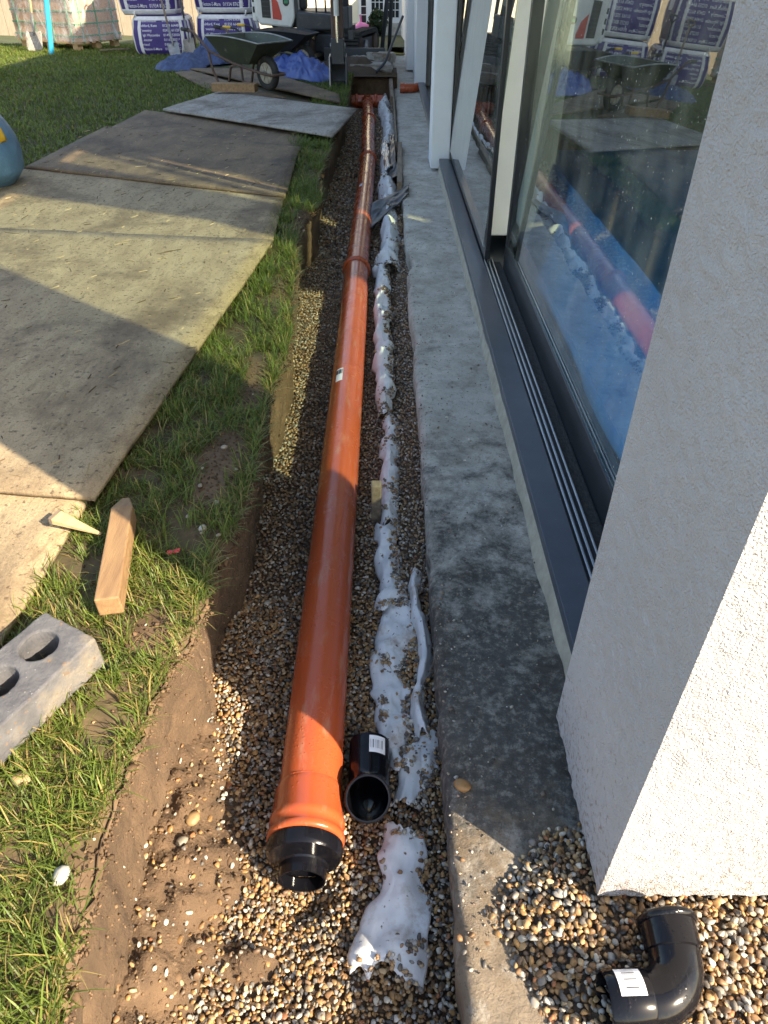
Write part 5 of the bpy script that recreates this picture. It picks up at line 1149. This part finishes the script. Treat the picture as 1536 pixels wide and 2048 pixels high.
# boom, dipper, bucket
dp(MB().box((.36, -.62, .62), (.22, .5, .30), rotz(R(-5))), 'swing_post', 'dig_dark', bevel=.02)
dp(MB().tube([(.36, -.75, .75), (.37, -1.15, 1.6), (.38, -1.9, 2.35), (.385, -2.9, 2.3), (.39, -3.25, 2.15)], [.09, .11, .13, .10, .08], 4), 'boom', 'dig_dark')
dp(MB().box((.40, -3.28, 1.24), (.155, .18, 1.95)), 'dipper_arm', 'rust', bevel=.012)
dp(MB().tube([(.40, -3.42, 2.0), (.40, -3.42, .78)], .034, 14), 'ram_barrel', 'dig_white', smooth=True, auto=40)
dp(MB().tube([(.40, -3.42, .80), (.40, -3.43, .50)], .020, 14), 'ram_rod', 'chrome', smooth=True, auto=40)
dp(MB().box((.40, -3.36, .40), (.17, .16, .28)), 'bucket_link', 'dig_dark', bevel=.01)
dp(MB().tube([(.30, -3.36, .46), (.50, -3.36, .46)], .03, 12), 'pin', 'steel_grey', smooth=True, auto=30)
m = MB(); prof = [(-3.20, .34), (-3.16, .16), (-3.24, .02), (-3.40, -.06), (-3.50, -.03), (-3.52, .02), (-3.41, .0), (-3.27, .06), (-3.21, .17), (-3.24, .33)]
n = len(prof); m.add([(.29, y, z) for y, z in prof] + [(.50, y, z) for y, z in prof], [(i, (i + 1) % n, n + (i + 1) % n, n + i) for i in range(n)] + [tuple(range(n)), tuple(range(2 * n - 1, n - 1, -1))])
dp(m, 'bucket_shell', 'dig_dark')
for x in (.288, .502): 
    m = MB(); pr = [(-3.20, .36), (-3.16, .16), (-3.24, .02), (-3.40, -.06), (-3.50, -.03), (-3.42, .34)]; k = len(pr)
    m.add([(x - .008, y, z) for y, z in pr] + [(x + .008, y, z) for y, z in pr], [tuple(range(k)), tuple(range(2 * k - 1, k - 1, -1))] + [(i, k + i, k + (i + 1) % k, (i + 1) % k) for i in range(k)]); dp(m, 'bucket_cheek', 'steel_grey' if x < .3 else 'dig_dark')
dp(MB().box((.58, -3.44, .58), (.07, .04, .10)), 'work_lamp', 'dig_dark', bevel=.008)
# spoil under the digger
def heap(name, label, cx, cy, rx, ry, h, mat, seed, cat='soil heap'):
    n = 40; g_ = []
    for i in range(n):
        row = []
        for j in range(n):
            u, v = i / (n - 1) * 2 - 1, j / (n - 1) * 2 - 1; d = min(1, math.hypot(u, v)); z = h * (1 - d * d) ** 1.2 * (.5 + float(fbm(u * 3 + seed, v * 3, seed, 4))) + .05 * (float(fbm(u * 9, v * 9, seed, 3)) - .5) * (1 - d) - .03
            row.append((u * rx, v * ry, z))
        g_.append(row)
    o = MB().sheet(g_).build(name, mat, smooth=True); o.location = (cx, cy, 0); return tag(o, label, cat)
heap('spoil_heap', 'dark soil heaped under the front of the digger', -.55, 12.75, .75, .55, .20, 'soil_dark', 3)
heap('spoil_heap', 'dark soil below the black wheelbarrow', -1.35, 13.0, .7, .5, .16, 'soil_dark', 8)

# broken concrete slabs at the end of the trench
def chunk(label, cx, cy, lx, ly, h, seed, z=0, rz=0):
    V0, F0 = IC2; bm = bmesh.new(); bmesh.ops.create_cube(bm, size=1); bmesh.ops.subdivide_edges(bm, edges=bm.edges, cuts=7, use_grid_fill=True)
    for v in bm.verts:
        p = v.co.copy(); q = .16 * (float(fbm(p.x * 3 + seed, p.y * 3, p.z * 3, 3)) - .5) * 2
        v.co = Vector((p.x * (1 + q) * lx, p.y * (1 + q) * ly, (p.z + .3 * (float(fbm(p.x * 5 + seed, p.y * 5, 2, 3)) - .5)) * h))
    me = bpy.data.meshes.new('broken_slab'); bm.to_mesh(me); bm.free(); me.materials.append(MAT['rubble']); o = bpy.data.objects.new('broken_slab', me); COL.objects.link(o); o.location = (cx, cy, z); o.rotation_euler = (0, 0, rz)
    return tag(o, label, 'rubble', 'broken concrete at the trench end')
chunk('large flat broken concrete slab just past the orange tee', -.22, 12.75, .62, .62, .14, 2, .03, .1)
chunk('smaller broken concrete piece lying on the large flat one', -.05, 13.05, .36, .32, .12, 5, .13, .4)
chunk('broken concrete lump beside the digger blade', -.36, 13.25, .30, .25, .16, 9, .05, .9)
plank('timber_batten', 'short dark round timber lying on the broken concrete', (-.18, 12.95, .17), (.10, 12.9, .16), .07, .07, 'timber_grey')
# bars leaning on the house, props, rope, plants at the far end
o = MB().tube([(-.11, 12.3, .02), (-.02, 12.45, .09), (.02, 12.5, .13), (.285, 13.0, .66)], .019, 10).build('crowbar', 'dig_dark', smooth=True); tag(o, 'long dark bar leaning from the rubble against the house', 'bar')
for lab, a, b in (('thick dark prop standing at the house corner', (-.05, 14.0, .0), (.26, 14.1, 2.6)), ('thinner dark prop just behind the thick one', (.09, 15.0, .0), (.22, 15.1, 2.6))):
    o = thing('steel_prop', lab, 'prop', a); P0 = Vector(a)
    MB().tube([Vector((0, 0, .02)), Vector(b) - P0], .034, 12).build('tube', 'dig_dark', o, smooth=True); MB().tube([Vector((0, 0, 0)), Vector((0, 0, .025))], .10, 16).build('foot_plate', 'dig_dark', o)
pts = [(.35 - .9 * u + .12 * math.sin(u * 9), 14.6 - 1.2 * u + .2 * math.cos(u * 7), .02 + .10 * math.sin(math.pi * u) ** 2) for u in np.linspace(0, 1, 40)]
o = MB().tube(pts, .014, 8).build('yellow_rope', 'rope', smooth=True); tag(o, 'slack yellow rope on the ground by the props', 'rope')
def bush(name, label, loc, rx, rz_, n, colr, leaf=.05, cat='shrub'):
    t = thing(name, label, cat, loc); th = rng.uniform(0, 6.283, n); cz = rng.uniform(-1, 1, n); rr = rng.uniform(.35, 1, n) ** .5 * (.75 + .5 * vn(np.cos(th) * 2 + 5, np.sin(th) * 2 + 5, cz * 2))
    s_ = np.sqrt(1 - cz ** 2); C = np.stack([np.cos(th) * s_ * rr * rx, np.sin(th) * s_ * rr * rx, rz_ + cz * rr * rz_], 1)
    a = rng.normal(size=(n, 3)); a /= np.linalg.norm(a, axis=1, keepdims=True); b_ = np.cross(a, rng.normal(size=(n, 3))); b_ /= np.linalg.norm(b_, axis=1, keepdims=True)
    l = leaf * rng.uniform(.6, 1.3, (n, 1)); V = np.stack([C - a * l, C + b_ * l * .4, C + a * l, C - b_ * l * .4], 1).reshape(-1, 3)
    cols = np.array([colr]) * rng.uniform(.5, 1.4, (n, 1)) * (.6 + .5 * (cz[:, None] + 1) / 2)
    np_mesh('foliage', V, np.arange(4 * n).reshape(-1, 4), 'leaf_dark', np.repeat(cols, 4, 0), False, t)
    MB().tube([(0, 0, -.05), (.02, 0, rz_ * .6), (.0, .03, rz_ * 1.2)], [.04, .03, .015], 8).build('stem', 'timber_grey', t, smooth=True)
    return t
bush('shrub', 'dark green shrub by the french window of the cream house', (-.16, 23.6, -.35), .27, .30, 1500, (.03, .055, .02), .05)
t = thing('toy_tricycle', 'pink plastic toy by the shrub and the cream house', 'toy', (-.62, 22.8, -.32))
MB().tube([(-.18, 0, .12), (0, 0, .24), (.2, 0, .2)], [.10, .12, .08], 12).build('body', 'pink', t, smooth=True)
for x in (-.2, .2): MB().tube([(x, -.06, .09), (x, .06, .09)], .09, 14).build('wheel', 'label', t)
MB().tube([(.02, 0, .24), (-.02, 0, .5)], .025, 8).build('steering_post', 'pink', t)

# ------------------------------------------------------------------ cream house behind
CH = thing('cream_house', 'cream rendered house with white french window behind the digger', 'house', (-3, 25, -.45)); CO = Vector(CH.location)
def cp(mb, name, mat, par=None, **k): o = mb.build(name, mat, par or CH, **k); o.location = -CO if par is None else (0, 0, 0); return o
cp(MB().box((-3.2, 26.5, 2.1), (8.2, 3.0, 5.2)), 'wall', 'cream')
cp(MB().box((-3.2, 26.5, 4.9), (8.6, 3.4, .5)), 'eaves', 'fence')
cp(MB().box((-3.2, 24.97, -.28), (8.2, .05, .3)), 'plinth', 'concrete')
win = cp(MB().box((-.02, 24.975, .95), (1.42, .05, 2.6)), 'french_window', 'pvc')
def panes(x0, nx, wx, z0, nz_, hz__, gap=.022):
    for i in range(nx):
        for j in range(nz_):
            cp(MB().box((x0 + i * (wx + gap) + wx / 2, 24.945, z0 + j * (hz__ + gap) + hz__ / 2), (wx, .012, hz__)), 'pane', 'pane', win)
panes(-.66, 1, .14, -.12, 7, .175); panes(-.36, 3, .095, .0, 8, .165); panes(.10, 3, .095, .0, 8, .165); panes(.52, 1, .12, -.12, 7, .175)
# fence, hedges and shed seen mirrored in the glass
F = thing('timber_fence', 'grey timber garden fence behind the pallets', 'fence', (-16, 12, 0))
for k in range(70): MB().box((0, -7 + k * .30, .78), (.02, .285, 1.5 + .02 * (k % 3))).build('board', 'fence', F)
for k in range(11): MB().box((.06, -7 + k * 2.05, .8), (.09, .09, 1.75)).build('post', 'fence', F)
for x, y, lab in ((-17.6, 14.5, 'golden conifer beyond the fence near the carton'), (-17.8, 19.5, 'golden conifer beyond the fence past the bags'), (-17.5, 9.0, 'golden conifer beyond the fence away from the bags')):
    bush('conifer', lab, (x, y, 0), 1.3, 1.5, 5200, (.30, .30, .03), .13, 'conifer')
bush('shrub', 'round green shrub in front of the fence', (-14.9, 15.2, 0), .7, .55, 2600, (.06, .11, .025), .09)
F2 = thing('timber_fence', 'tall timber fence closing the far end of the garden', 'fence', (-10, 24.5, -.4))
for k in range(40): MB().box((-5.8 + k * .30, 0, .85), (.285, .02, 1.7 + .02 * (k % 3))).build('board', 'fence', F2)
